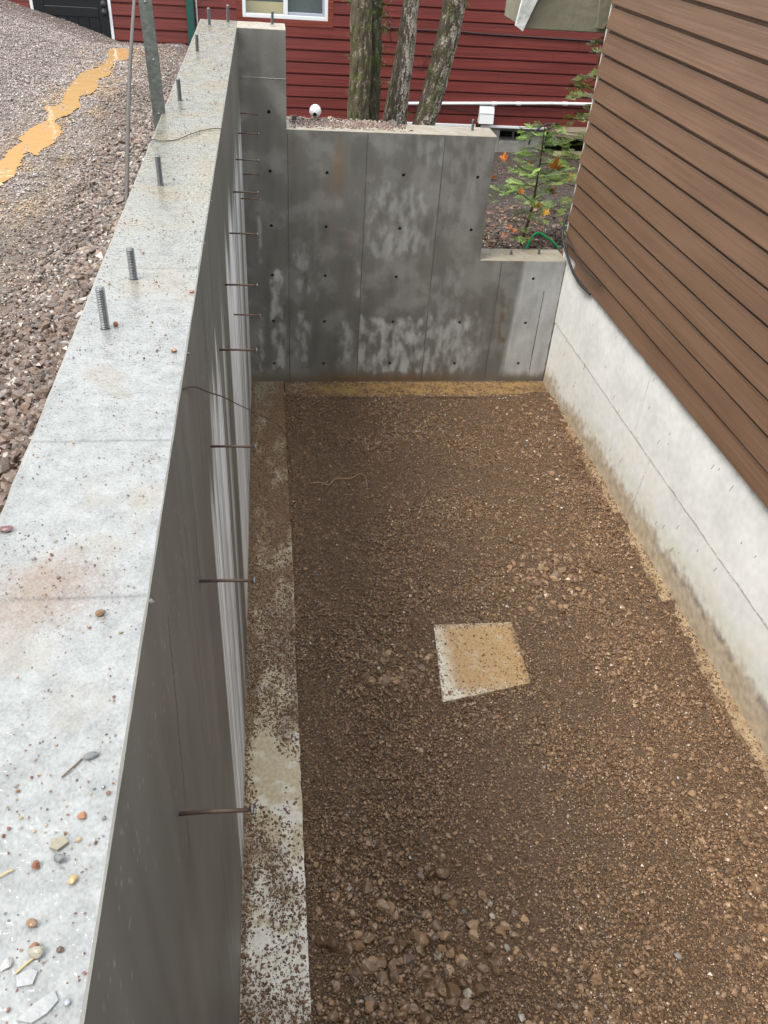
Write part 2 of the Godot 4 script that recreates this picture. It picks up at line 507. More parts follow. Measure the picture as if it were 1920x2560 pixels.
# the end wall: damp, mottled, with drying patches, rust runs and silt at the foot
func end_face_material() -> StandardMaterial3D:
	var w := 640
	var h := 640
	var broad := noise_bytes(61, 0.0112, w, h, 5)
	var vert := noise_bytes(62, 0.032, w, h, 4, Vector2(1, 7))
	var mott := noise_bytes(63, 0.045, w, h, 5, Vector2(1, 2))
	var speck := noise_bytes(64, 0.2, w, h, 2)
	# dry patches: x0, y0, x1, y1, strength, softness
	var dry := [[0.78, 0.90, 1.10, 1.32, 0.55, 0.07], [0.80, 0.08, 1.165, 0.46, 1.0, 0.035], [1.185, 0.085, 1.50, 0.48, 0.75, 0.06], [1.21, 0.5, 1.38, 0.80, 0.4, 0.06], [0.150, 0.46, 0.222, 0.79, 1.1, 0.02], [0.155, 0.10, 0.225, 0.46, 0.85, 0.025], [0.305, 0.64, 0.385, 0.95, 0.65, 0.03], [0.312, 0.15, 0.378, 0.50, 0.75, 0.03], [0.61, 0.12, 0.68, 0.44, 0.65, 0.03], [0.728, 0.085, 0.772, 0.50, 0.9, 0.015], [0.70, 0.62, 0.725, 0.85, 0.5, 0.02], [0.075, 0.83, 0.09, 1.13, 0.7, 0.012], [0.062, 0.08, 0.085, 0.48, 0.8, 0.014], [1.0, 1.46, 1.18, 1.60, 0.4, 0.05], [1.2, 1.05, 1.46, 1.6, 0.28, 0.1], [0.42, 0.6, 0.46, 1.2, 0.2, 0.02], [1.52, 0.1, 1.58, 0.4, 0.3, 0.03]]
	var rust := [[0.56, 1.42, 0.045, 0.20, 0.5], [0.50, 1.15, 0.05, 0.30, 0.2], [0.63, 0.9, 0.05, 0.35, 0.14], [1.70, 0.35, 0.06, 0.17, 0.15], [0.3, 1.5, 0.05, 0.14, 0.15]]
	var col := PackedByteArray()
	col.resize(w * h * 3)
	var ro := PackedByteArray()
	ro.resize(w * h)
	for j in h:
		var y := j / float(h) * 2.14
		for i in w:
			var x := i / float(w) * 2.14
			var at := j * w + i
			var b := broad[at] / 255.0
			var n := vert[at] / 255.0
			var m := mott[at] / 255.0
			var s := speck[at] / 255.0
			var d := 0.0
			for p in dry:
				var so: float = p[5]
				if x > p[0] - so and x < p[2] + so and y > p[1] - so and y < p[3] + so:
					var e: float = minf(minf(x - p[0], p[2] - x), minf(y - p[1], p[3] - y))
					d = maxf(d, ss(-so, so, e + so * 1.6 * (m - 0.5)) * p[4] * ss(0.25, 0.75, m * 0.8 + n * 0.2) * 0.9)
			# the driest part, right of the damp run below the second step
			var r0 := ss(0.0, 0.05, x - (1.735 + 0.045 * (n - 0.5) + 0.035 * (y - 0.45)) )
			d = maxf(d, r0 * (0.72 + 0.30 * m))
			d = maxf(d, 0.16 * ss(0.45, 0.75, b))
			d *= ss(0.015, 0.09, y + 0.03 * (m - 0.5))
			var v := 0.98 + 0.34 * (n - 0.2) + 0.34 * (b - 0.5) + 0.16 * (s - 0.5)
			var r := lerpf(0.136, 0.38, d) * v
			var g := lerpf(0.134, 0.385, d) * v
			var bl := lerpf(0.121, 0.375, d) * v
			var run := ss(0.055, 0.0, absf(x - 1.685 - 0.06 * (0.66 - y) - 0.05 * (m - 0.5))) * ss(0.12, 0.25, y) * ss(0.72, 0.55, y) * ss(0.30, 0.62, n * 0.6 + m * 0.4)
			r = lerpf(r, 0.105, 0.85 * run)
			g = lerpf(g, 0.066, 0.85 * run)
			bl = lerpf(bl, 0.030, 0.85 * run)
			for p in rust:
				var q := Vector2((x - p[0]) / p[2], (y - p[1]) / p[3]).length_squared()
				if q < 1.0:
					var k: float = (1.0 - q) * p[4] * ss(0.25, 0.7, n)
					r = lerpf(r, 0.20, k)
					g = lerpf(g, 0.12, k)
					bl = lerpf(bl, 0.055, k)
			var silt := (1.0 - ss(0.01, 0.10, y + 0.05 * (m - 0.5))) * 0.75 * (0.35 + 0.65 * ss(0.25, 0.6, x) * (1.0 - ss(1.2, 1.7, x)))
			r = lerpf(r, 0.15, silt)
			g = lerpf(g, 0.085, silt)
			bl = lerpf(bl, 0.035, silt)
			if s > 0.90 and m > 0.5:
				r *= 0.4
				g *= 0.4
				bl *= 0.4
			col[at * 3] = srgb8(r)
			col[at * 3 + 1] = srgb8(g)
			col[at * 3 + 2] = srgb8(bl)
			ro[at] = int(255.0 * clampf(lerpf(0.48, 0.8, d) + 0.15 * (n - 0.5), 0, 1))
	return mat(Color(1, 1, 1), 1.0, {"albedo_texture": to_tex(w, h, col), "roughness_texture": to_tex(w, h, ro, Image.FORMAT_L8)})

# the brown house's pale foundation: form lines, scratches, silt and algae at the foot
func foundation_material() -> StandardMaterial3D:
	var w := 2048
	var h := 384
	var broad := noise_bytes(71, 0.008, w, h, 5)
	var fine := noise_bytes(72, 0.05, w, h, 4)
	var diag := noise_bytes(73, 0.02, w, h, 4)
	var wob := noise(74, 1.0, 3)
	var col := PackedByteArray()
	col.resize(w * h * 3)
	for i in w:
		var z := i / float(w) * 6.0 - 0.1
		var stain: float = 0.085 + 0.06 * ss(0.2, 1.3, z) + 0.03 * ss(1.8, 3.0, z) + 0.03 * wob.get_noise_1d(z * 3.0)
		var joint: float = 0.455 + 0.008 * wob.get_noise_1d(z * 5.0 + 20.0)
		for j in h:
			var y := j / float(h) * 1.2 - 0.2
			var at := j * w + i
			var b := broad[at] / 255.0
			var f := fine[at] / 255.0
			var g0 := diag[at] / 255.0
			var v := 0.88 + 0.16 * f + 0.22 * (b - 0.5)
			var c := Vector3(0.85, 0.86, 0.835) * v
			var alg := ss(0.10, 0.0, absf(y - stain - 0.07)) * 0.35 * (0.3 + b) * ss(0.3, 1.0, z)
			c = c.lerp(Vector3(0.50, 0.54, 0.38), alg)
			var si := (1.0 - ss(stain - 0.05, stain + 0.07, y + 0.05 * (f - 0.5) + 0.08 * (g0 - 0.5))) * (0.70 + 0.4 * b)
			c = c.lerp(Vector3(0.42, 0.33, 0.22) * (0.65 + 0.7 * f), clampf(si, 0, 0.95))
			var purple := ss(0.035, 0.0, absf(y - stain + 0.012 + 0.03 * (g0 - 0.5))) * 0.55 * ss(0.4, 0.65, g0) * ss(1.6, 2.2, z)
			c = c.lerp(Vector3(0.10, 0.07, 0.06), purple)
			var warm := ss(0.5, 0.8, b) * 0.3 * (1.0 - ss(0.35, 0.5, y))
			c = c.lerp(Vector3(0.66, 0.62, 0.52), warm)
			var ln := absf(y - joint)
			if ln < 0.004 and f > 0.35:
				c *= 0.55
			if absf(z - 1.44 - (y - 0.6) * 0.01) < 0.004 and y > joint and f > 0.4:
				c *= 0.72
			if absf(z - 1.655 - (y - 0.3) * 0.1) < 0.004 and y < joint and f > 0.4:
				c *= 0.65
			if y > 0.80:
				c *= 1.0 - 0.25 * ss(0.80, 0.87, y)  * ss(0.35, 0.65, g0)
			col[at * 3] = srgb8(c.x)
			col[at * 3 + 1] = srgb8(c.y)
			col[at * 3 + 2] = srgb8(c.z)
	# short dark scratches
	var im := Image.create_from_data(w, h, false, Image.FORMAT_RGB8, col)
	var r := RandomNumberGenerator.new()
	r.seed = 75
	for k in 70:
		var px := r.randf_range(20, w - 20)
		var py := r.randf_range(110, h - 60)
		var n := r.randi_range(3, 13)
		for q in n:
			im.set_pixel(int(px + q * 0.35), int(py + q), Color(0.22, 0.2, 0.17).lerp(Color(0.6, 0.6, 0.58), r.randf() * 0.6))
	return mat(Color(1, 1, 1), 0.6, {"albedo_texture": ImageTexture.create_from_image(im)})

func bark_material(sd: int, dark: Vector3, pale: Vector3, moss: float, share: float) -> StandardMaterial3D:
	var w := 256
	var h := 1024
	var fis := noise_bytes(sd, 0.05, w, h, 3, Vector2(1, 5))
	var fl := noise_bytes(sd + 1, 0.11, w, h, 2, Vector2(1, 2))
	var br := noise_bytes(sd + 2, 0.012, w, h, 4)
	var col := PackedByteArray()
	col.resize(w * h * 3)
	for j in h:
		for i in w:
			var at := j * w + i
			var f := fis[at] / 255.0
			var k := fl[at] / 255.0
			var b := br[at] / 255.0
			var side := 0.5 + 0.5 * cos(TAU * (i / float(w) - 0.12))
			var c := dark * (0.5 + 1.0 * f)
			var p := ss(0.52, 0.75, f * 0.55 + k * 0.45 + (side - 0.5) * share * 0.5 - (1.0 - share) * 0.12)
			c = c.lerp(pale * (0.6 + 0.7 * k), p)
			var mo := ss(0.48, 0.72, b) * moss
			c = c.lerp(Vector3(0.065, 0.075, 0.018) * (0.5 + f), mo)
			col[at * 3] = srgb8(c.x)
			col[at * 3 + 1] = srgb8(c.y)
			col[at * 3 + 2] = srgb8(c.z)
	var im := Image.create_from_data(w, h, false, Image.FORMAT_L8, fis)
	im.convert(Image.FORMAT_RGBA8)
	im.bump_map_to_normal_map(10.0)
	return mat(Color(1, 1, 1), 0.8, {"albedo_texture": to_tex(w, h, col), "normal_texture": ImageTexture.create_from_image(im), "normal_scale": 1.0})

# footing: silt on concrete, tan towards the far end, sky reflection painted pale into the colour near the camera
func footing_material() -> StandardMaterial3D:
	var w := 96
	var h := 2048
	var b := noise_bytes(81, 0.02, w, h, 5)
	var f := noise_bytes(82, 0.12, w, h, 3)
	var dens := noise(132, 2.2, 4)
	var col := PackedByteArray()
	col.resize(w * h * 3)
	for j in h:
		var z := j / float(h) * 5.2 - 0.1
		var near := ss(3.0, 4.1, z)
		var far := 1.0 - ss(0.35, 0.8, z)
		for i in w:
			var at := j * w + i
			var k := b[at] / 255.0
			var v := 0.75 + 0.5 * (f[at] / 255.0)
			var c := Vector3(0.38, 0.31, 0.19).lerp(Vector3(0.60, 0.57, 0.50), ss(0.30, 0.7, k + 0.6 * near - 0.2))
			c = c.lerp(Vector3(0.21, 0.19, 0.145), far * 0.8) * v
			var x := i / float(w) * 0.24
			var dd: float = 0.52 + 0.95 * dens.get_noise_2d(x * 2.0, z) + 0.6 * ss(0.05, 0.0, x) + 0.30 * ss(1.5, 1.0, absf(z - 1.5)) - 0.27 * ss(0.75, 0.0, absf(z - 3.2))
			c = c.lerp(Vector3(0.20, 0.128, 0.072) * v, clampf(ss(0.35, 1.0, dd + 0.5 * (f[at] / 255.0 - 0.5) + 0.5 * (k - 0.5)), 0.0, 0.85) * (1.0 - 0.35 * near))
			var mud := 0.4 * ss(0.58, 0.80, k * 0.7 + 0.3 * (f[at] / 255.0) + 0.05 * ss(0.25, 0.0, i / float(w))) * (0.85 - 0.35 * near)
			c = c.lerp(Vector3(0.17, 0.105, 0.058) * v, mud)
			col[at * 3] = srgb8(c.x)
			col[at * 3 + 1] = srgb8(c.y)
			col[at * 3 + 2] = srgb8(c.z)
	return mat(Color(1, 1, 1), 0.22, {"albedo_texture": to_tex(w, h, col)})

# silt coloured flat stain for the pad and the end footing: pale rim, ochre middle
func pad_material(sd: int, ochre: Vector3, pale: Vector3, rim_left: float, rim_near: float) -> StandardMaterial3D:
	var w := 256
	var b := noise_bytes(sd, 0.018, w, w, 5)
	var f := noise_bytes(sd + 1, 0.1, w, w, 4)
	var col := PackedByteArray()
	col.resize(w * w * 3)
	for j in w:
		for i in w:
			var at := j * w + i
			var k := b[at] / 255.0
			var v := 0.72 + 0.55 * (f[at] / 255.0)
			var e := maxf(ss(rim_left, 0.0, i / float(w) + 0.12 * (k - 0.5)), ss(1.0 - rim_near, 1.0, j / float(w) + 0.12 * (k - 0.5)) * (1.0 - 0.6 * i / float(w)))
			e = maxf(e, 0.4 * ss(0.12, 0.0, j / float(w)))
			var rim := minf(minf(i, w - 1 - i), minf(j, w - 1 - j)) / float(w)
			var c := ochre.lerp(pale, clampf(e * 1.3 + 0.25 * ss(0.62, 0.95, k), 0, 1)) * v
			c = c.lerp(Vector3(0.17, 0.105, 0.06), ss(0.07, 0.0, rim + 0.10 * (k - 0.5) + 0.06 * (f[at] / 255.0 - 0.5)) * 0.8 + 0.25 * ss(0.6, 0.9, f[at] / 255.0))
			col[at * 3] = srgb8(c.x)
			col[at * 3 + 1] = srgb8(c.y)
			col[at * 3 + 2] = srgb8(c.z)
	return mat(Color(1, 1, 1), 0.35, {"albedo_texture": to_tex(w, w, col), "normal_texture": M.fine_bump, "normal_scale": 0.5})

# ---------------------------------------------------------------- the lie of the land
var n_land := noise(91, 0.9, 4)
var n_soil := noise(92, 1.6, 4)
var n_rough := noise(93, 9.0, 3)

func land(x: float, z: float) -> float:
	# left of the wall: a level strip with a runnel in it, rising to the left, falling towards the red house
	var back := 1.58 - 0.31 * ss(-2.2, -5.2, z) * 1.0
	var left := back + 0.27 * maxf(0.0, -1.28 - x) * ss(-0.2, 0.2, -1.28 - x)
	left = minf(left, 2.6)
	var bank := ss(-0.85, -0.22, x) * (0.16 * ss(-1.0, 0.6, z) + 0.06 * ss(1.5, 3.5, z))
	left += bank
	# behind the end wall the fill falls away to the right and to the back
	var dz := -z
	var mid := 1.60 - 0.42 * ss(0.3, 1.4, dz) - 0.64 * ss(1.0, 5.0, dz)
	var right := 0.835 - 0.11 * maxf(0.0, dz - 0.2)
	right = maxf(right, 0.28)
	var h := left
	if z < 0.1:
		var k := ss(-0.75, 0.25, x)
		h = lerpf(left, lerpf(mid, right, ss(0.92, 1.47, x)), k)
	h += 0.03 * n_land.get_noise_2d(x, z)
	# runnel
	var cx := -1.06 + 0.05 * ss(-1.0, -2.5, z)
	var rn := ss(0.34, 0.10, absf(x - cx)) * ss(-2.9, -2.3, z)
	h = lerpf(h, 1.5815, rn)
	return h + 0.009 * n_rough.get_noise_2d(x, z)

func soil(x: float, z: float) -> float:
	var h := -0.026 + 0.036 * n_soil.get_noise_2d(x, z) + 0.006 * n_rough.get_noise_2d(x, z)
	h += 0.018 * ss(1.75, 2.0, x) + 0.030 * ss(1.90, 2.03, x) * (0.35 + 1.1 * (0.6 * n_ledge.get_noise_1d(z * 1.1 + 60.0) + 0.6 * n_ledge.get_noise_1d(z * 3.5 + 160.0)))
	h += 0.012 * ss(0.45, 0.22, x) + 0.024 * ss(0.42, 0.215, z)
	var d := maxf(absf(x - 1.05) - 0.2, absf(z - 2.58) - 0.22)
	h = lerpf(h, -0.006, ss(0.08, 0.0, d))
	return h

const PUDDLE := [-1.152, 0.650, -1.146, 0.535, -1.145, 0.415, -1.127, 0.345, -1.150, 0.184, -1.133, -0.019, -1.099, -0.157, -1.118, -0.321, -1.168, -0.505, -1.103, -0.532, -1.101, -0.690, -1.128, -0.954, -1.134, -1.283, -1.123, -1.586, -1.059, -1.729, -1.030, -2.030, -1.070, -2.466, -1.002, -2.592, -0.912, -2.511, -0.870, -2.168, -0.941, -2.054, -0.955, -1.733, -0.937, -1.485, -0.987, -1.354, -0.950, -1.061, -0.980, -0.879, -1.017, -0.805, -0.981, -0.585, -0.993, -0.342, -1.043, -0.193, -0.965, 0.059, -0.971, 0.255, -1.000, 0.463, -0.994, 0.548, -1.015, 0.551, -1.061, 0.492, -1.051, 0.638, -1.038, 0.796, -1.035, 0.926, -1.051, 1.035, -1.058, 1.171, -1.09, 1.35, -1.16, 1.30, -1.142, 1.008]
var puddle_poly := PackedVector2Array()

const EYE := Vector3(0.148, 2.7932, 5.0616)

# ================================================================ the scene
func _ready() -> void:
	rng.seed = 7
	# camera
	var cam := Camera3D.new()
	cam.name = "camera"
	cam.position = EYE
	cam.rotation = Vector3(-0.6566, -0.1647, 0.0773)
	cam.fov = 63.9
	cam.near = 0.02
	cam.far = 400.0
	add_child(cam)
	cam.current = true
	# overcast sky
	var env := Environment.new()
	env.background_mode = Environment.BG_SKY
	var sky := Sky.new()
	var sm := ProceduralSkyMaterial.new()
	sm.sky_top_color = Color(0.955, 0.97, 0.98)
	sm.sky_horizon_color = Color(0.80, 0.83, 0.85)
	sm.sky_curve = 0.25
	sm.ground_bottom_color = Color(0.25, 0.24, 0.22)
	sm.ground_horizon_color = Color(0.4, 0.4, 0.4)
	sm.sky_energy_multiplier = 1.0
	sky.sky_material = sm
	env.sky = sky
	env.background_energy_multiplier = 1.0
	env.tonemap_mode = Environment.TONE_MAPPER_LINEAR
	env.tonemap_exposure = 2.6
	env.sdfgi_enabled = true
	env.ssao_enabled = true
	env.ssil_enabled = true
	var we := WorldEnvironment.new()
	we.name = "world_environment"
	we.environment = env
	add_child(we)
	var sun := DirectionalLight3D.new()
	sun.name = "sun"
	sun.light_energy = 0.45
	sun.light_color = Color(1.0, 0.98, 0.95)
	sun.light_angular_distance = 25.0
	sun.shadow_enabled = true
	sun.rotation_degrees = Vector3(-60, -62, 0)
	add_child(sun)

	make_materials()
	build_ground()
	build_soil()
	build_long_wall()
	build_end_wall()
	build_footings()
	build_brown_house()
	build_red_house()
	build_trees()
	build_saplings()
	build_small_things()
	build_debris()

# ---------------------------------------------------------------- ground outside the pit
func axis(parts: Array) -> Array:
	var out := []
	for p in parts:
		var n: int = maxi(1, roundi((p[1] - p[0]) / p[2]))
		for i in n:
			out.append(lerpf(p[0], p[1], float(i) / n))
	out.append(parts[-1][1])
	return out

func build_ground() -> void:
	var raw := []
	for i in PUDDLE.size() / 2:
		raw.append(Vector3(PUDDLE[i * 2], 0, PUDDLE[i * 2 + 1]))
	raw.append(raw[0])
	var sm0 := smooth_path(raw, 7)
	var pn := noise(90, 7.0, 3)
	for i in sm0.size() - 1:
		var q: Vector3 = sm0[i]
		puddle_poly.append(Vector2(q.x + 0.022 * pn.get_noise_2d(q.x, q.z * 2.2), q.z + 0.015 * pn.get_noise_2d(q.x + 40.0, q.z * 2.0)))
	var xs := axis([[-90.0, -10.0, 16.0], [-10.0, -3.0, 0.7], [-3.0, -0.15, 0.045], [-0.15, 2.3, 0.05], [2.3, 4.2, 0.08], [4.2, 10.0, 0.8], [10.0, 90.0, 16.0]])
	var zs := axis([[-90.0, -10.0, 16.0], [-10.0, -5.2, 0.6], [-5.2, -0.1, 0.05], [-0.1, 5.0, 0.06], [5.0, ZEND, 0.26], [ZEND, 12.0, 0.8], [12.0, 90.0, 16.0]])
	var st := tool(true)
	var nx := xs.size()
	for z in zs:
		for x in xs:
			var dirt := ss(0.9, 1.4, x) * ss(0.1, -0.1, z)
			var silt := ss(0.40, 0.12, absf(x + 1.0)) * ss(-3.4, -2.4, z) * (0.5 + 0.7 * n_land.get_noise_2d(x * 4.0, z * 2.0))
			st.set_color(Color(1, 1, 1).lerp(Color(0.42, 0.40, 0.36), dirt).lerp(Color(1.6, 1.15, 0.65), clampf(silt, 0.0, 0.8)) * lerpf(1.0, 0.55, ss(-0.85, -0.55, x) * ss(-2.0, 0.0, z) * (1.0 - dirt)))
			st.set_uv(Vector2(x, z))
			st.add_vertex(Vector3(x, land(clampf(x, -9, 9), clampf(z, -8, 9)), z))
	for j in zs.size() - 1:
		for i in nx - 1:
			if xs[i] > -0.16 and xs[i + 1] < 2.31 and zs[j] > -0.11 and zs[j + 1] < ZEND + 0.01:
				continue
			var a := j * nx + i
			for k in [a, a + 1, a + nx + 1, a, a + nx + 1, a + nx]:
				st.add_index(k)
	st.generate_normals()
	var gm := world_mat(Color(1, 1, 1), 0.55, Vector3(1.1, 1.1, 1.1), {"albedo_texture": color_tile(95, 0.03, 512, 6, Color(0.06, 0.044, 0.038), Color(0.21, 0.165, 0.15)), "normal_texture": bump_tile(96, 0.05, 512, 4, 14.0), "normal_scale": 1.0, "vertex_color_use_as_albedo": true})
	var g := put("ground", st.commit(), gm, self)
	kind(g, "structure")
	# muddy rain water in the runnel
	var ps := tool(true)
	var idx := Geometry2D.triangulate_polygon(puddle_poly)
	for k in idx:
		ps.add_vertex(Vector3(puddle_poly[k].x, 1.587, puddle_poly[k].y))
	ps.generate_normals()
	var pd := put("puddle", ps.commit(), M.water, self)
	kind(pd, "structure")

	# gravel: the 300 that show largest are stones of their own, the rest is one mass
	var pal := [Color(0.30, 0.245, 0.225), Color(0.215, 0.165, 0.150), Color(0.14, 0.085, 0.055), Color(0.25, 0.175, 0.11), Color(0.36, 0.34, 0.32), Color(0.115, 0.12, 0.12), Color(0.245, 0.19, 0.185), Color(0.19, 0.115, 0.075)]
	var P := []
	var S := PackedFloat32Array()
	var buf := PackedFloat32Array()
	var big := []
	var n_tone := noise(97, 0.8, 3)
	for i in 168000:
		var x := 0.0
		var z := 0.0
		if i < 118000:
			z = 4.4 - 7.6 * pow(rng.randf(), 1.15)
			x = -0.21 - 2.0 * pow(rng.randf(), 1.25)
		elif i < 138000:
			z = -5.0 + 5.0 * rng.randf()
			x = -2.8 + 3.6 * rng.randf()
		else:
			z = -0.21 - 4.6 * pow(rng.randf(), 1.5)
			x = -0.2 + 3.6 * rng.randf()
		if x > -0.206 and z > -0.206:
			continue
		var coarse := ss(-0.90, -0.38, x) * ss(-2.0, 0.6, z)
		var s := lerpf(rng.randf_range(0.007, 0.015), 0.011 + 0.026 * pow(rng.randf(), 1.6), coarse)
		if rng.randf() < 0.06:
			s += rng.randf_range(0.005, 0.018) * (0.5 + coarse)
		if z < -0.3:
			s *= 1.15
		var q := Vector2(x, z)
		if x < -0.8 and Geometry2D.is_point_in_polygon(q, puddle_poly) and n_tone.get_noise_2d(x * 9.0, z * 5.0) < 0.30:
			continue
		var y := land(x, z)
		if x < -0.75 and x > -1.4 and z > -2.6 and s > 0.02 and absf(x + 1.04) < 0.18:
			s *= 0.5
		var c: Color = pal[rng.randi() % 8]
		# fine grey gravel by the runnel, brown stony fill against the wall and near the camera
		var edge := -0.80 + 0.25 * n_tone.get_noise_2d(x * 1.5, z * 1.5)
		var grey := ss(edge + 0.1, edge - 0.1, x) * ss(2.6, 1.0, z)
		c = c.lerp(Color(0.33, 0.285, 0.275), 0.5 * grey)
		c = c.lerp(Color(0.098, 0.070, 0.052) * rng.randf_range(0.4, 2.3), 0.75 * (1.0 - grey) * ss(-1.8, -0.4, z))
		c = c.lerp(Color(0.105, 0.068, 0.050), 0.7 * ss(1.9, 3.2, z + 0.5 * n_tone.get_noise_2d(x, z)))
		if x > 1.1 and z < -0.2:
			c = c.lerp(Color(0.062, 0.052, 0.043), 0.75)
		c = c * rng.randf_range(0.5, 1.4)
		if z > -3.0 and z < 1.6:
			c = c.lerp(Color(0.36, 0.23, 0.11), 0.6 * ss(0.30, 0.10, absf(x + 1.02)) * ss(-0.2, 0.35, n_tone.get_noise_2d(x * 5.0, z * 2.0)))
		if rng.randf() < 0.05:
			c = Color(0.29, 0.26, 0.24) * rng.randf_range(0.7, 1.3)
		var p := Vector3(x, y + s * rng.randf_range(-0.05, 0.28), z)
		var b := tumble(s, 0.6)
		big.append([s / p.distance_to(EYE) * (1.0 if x < -0.3 or z < 0 else 0.5), p, b, c])
	big.sort_custom(func(u, v): return u[0] > v[0])
	var sm: Array = []
	for k in 5:
		sm.append(stone_mesh(200 + k, true, 0.25, 0.7))
	var tint := {}
	for i in big.size():
		var e: Array = big[i]
		if i < 300:
			put("stone", sm[i % 5], stone_tint(e[3]), g, e[1], e[2])
		else:
			push(buf, e[2], e[1], e[3])
	scatter("gravel", stone_mesh(210, false, 0.3, 0.65), M.stone, g, buf)

var tints := {}
func stone_tint(c: Color) -> StandardMaterial3D:
	var key := "%d_%d_%d" % [roundi(c.r * 60), roundi(c.g * 60), roundi(c.b * 60)]
	if not tints.has(key):
		tints[key] = mat(lin(c.r, c.g, c.b), 0.22, {"normal_texture": M.fine_bump, "normal_scale": 0.5, "uv1_triplanar": true, "uv1_scale": Vector3(1.2, 1.2, 1.2)})
	return tints[key]

# ---------------------------------------------------------------- soil on the floor of the pit
func right_x(z: float) -> float:
	return 2.0725 + DRIFT * z

var n_ledge := noise(98, 4.0, 4)
func ledge_x(z: float) -> float:   # left edge of the right-hand footing
	return right_x(z) - 0.055 - 0.012 * ss(1.5, 3.2, z) - 0.022 * n_ledge.get_noise_1d(z * 1.3) - 0.012 * n_ledge.get_noise_1d(z * 6.0)

func build_soil() -> void:
	var st := tool(true)
	var nx := 130
	var nz := 300
	for j in nz + 1:
		var z := 0.205 + (ZEND + 0.1 - 0.205) * pow(float(j) / nz, 1.0)
		for i in nx + 1:
			var x := lerpf(WF - 0.004, right_x(z) - 0.02, float(i) / nx)
			st.add_vertex(Vector3(x, soil(x, z), z))
	for j in nz:
		for i in nx:
			var a := j * (nx + 1) + i
			for k in [a, a + 1, a + nx + 2, a, a + nx + 2, a + nx + 1]:
				st.add_index(k)
	st.generate_normals()
	var m := world_mat(Color(1, 1, 1), 0.6, Vector3(2.2, 2.2, 2.2), {"albedo_texture": color_tile(101, 0.05, 512, 6, Color(0.062, 0.037, 0.021), Color(0.150, 0.090, 0.051)), "normal_texture": bump_tile(102, 0.06, 512, 4, 16.0), "normal_scale": 1.0})
	var g := put("soil_floor", st.commit(), m, self)
	kind(g, "structure")
	var pal := [Color(0.185, 0.112, 0.064), Color(0.140, 0.082, 0.044), Color(0.220, 0.135, 0.078), Color(0.165, 0.108, 0.070), Color(0.25, 0.165, 0.098), Color(0.130, 0.080, 0.048)]
	var n_warm := noise(103, 0.55, 3)
	var n_den := noise(104, 1.1, 4)
	var n_patch := noise(105, 1.3, 3)
	var buf := PackedFloat32Array()
	# fine crumbs
	for i in 150000:
		var z := 0.21 + 4.9 * pow(rng.randf(), 0.95)
		var x := rng.randf_range(WF + 0.002, ledge_x(z) + 0.012)
		if absf(x - 1.05) < 0.19 and absf(z - 2.57) < 0.19:
			continue
		var coarse := ss(-0.22, 0.30, n_patch.get_noise_2d(x, z) + 0.10 * ss(3.0, 4.2, z))
		var s := lerpf(rng.randf_range(0.0045, 0.0090), rng.randf_range(0.007, 0.0150), coarse * rng.randf_range(0.4, 1.0)) * (1.0 + 1.1 * pow(rng.randf(), 4.0))
		var c: Color = pal[rng.randi() % 6]
		var wm := ss(0.7, 1.9, x + 0.6 * n_warm.get_noise_2d(x, z))
		c = c.lerp(Color(0.225, 0.130, 0.066), 0.45 * wm) * rng.randf_range(0.68, 1.42)
		if rng.randf() < 0.0022:
			c = Color(0.42, 0.40, 0.37)
			s *= 1.2
		push(buf, tumble(s, 0.8), Vector3(x, soil(x, z) + s * rng.randf_range(-0.15, 0.55), z), c)
	# stones and clods, thickest along the left and in a drift on the right
	var big := []
	for i in 12000:
		var z := 0.3 + 4.7 * rng.randf()
		var x := rng.randf_range(WF + 0.012, ledge_x(z) - 0.005)
		var d := maxf(absf(x - 1.05) - 0.2, absf(z - 2.57) - 0.2)
		if d < 0.006:
			continue
		var hot := 0.0
		hot = maxf(hot, ss(0.45, 0.0, Vector2((x - 0.66) * 1.0, (z - 2.62) * 1.5).length()))
		hot = maxf(hot, ss(0.55, 0.0, Vector2((x - 1.55), (z - 2.05) * 0.9).length()))
		hot = maxf(hot, ss(0.75, 0.1, Vector2((x - 0.55) * 1.1, (z - 3.85) * 1.1).length()))
		hot = maxf(hot, 0.5 * ss(0.5, 0.0, absf(x - 1.85)))
		hot = maxf(hot, 0.55 * ss(3.3, 4.3, z))
		if rng.randf() > 0.16 + hot * 0.8 + 0.25 * n_den.get_noise_2d(x, z):
			continue
		var s := 0.011 + 0.018 * pow(rng.randf(), 2.2) + hot * 0.044 * pow(rng.randf(), 1.9)
		var c: Color = pal[rng.randi() % 6]
		if rng.randf() < 0.02:
			c = [Color(0.24, 0.21, 0.19), Color(0.22, 0.12, 0.06), Color(0.17, 0.165, 0.155), Color(0.30, 0.27, 0.22)][rng.randi() % 4]
		c = c.lerp(Color(0.19, 0.115, 0.06), 0.35 * ss(1.0, 1.8, x)) * rng.randf_range(0.75, 1.5)
		var p := Vector3(x, soil(x, z) + s * rng.randf_range(-0.05, 0.22), z)
		big.append([s / p.distance_to(EYE), p, tumble(s, 0.4), c])
	big.sort_custom(func(u, v): return u[0] > v[0])
	var sm: Array = []
	for k in 6:
		sm.append(stone_mesh(230 + k, true, 0.22, 0.72))
	for i in big.size():
		var e: Array = big[i]
		if i < 300:
			put("stone", sm[i % 6], stone_tint(e[3]), g, e[1], e[2])
		else:
			push(buf, e[2], e[1], e[3])
	scatter("soil_crumbs", stone_mesh(240, false, 0.35, 0.75), M.crumb, g, buf)

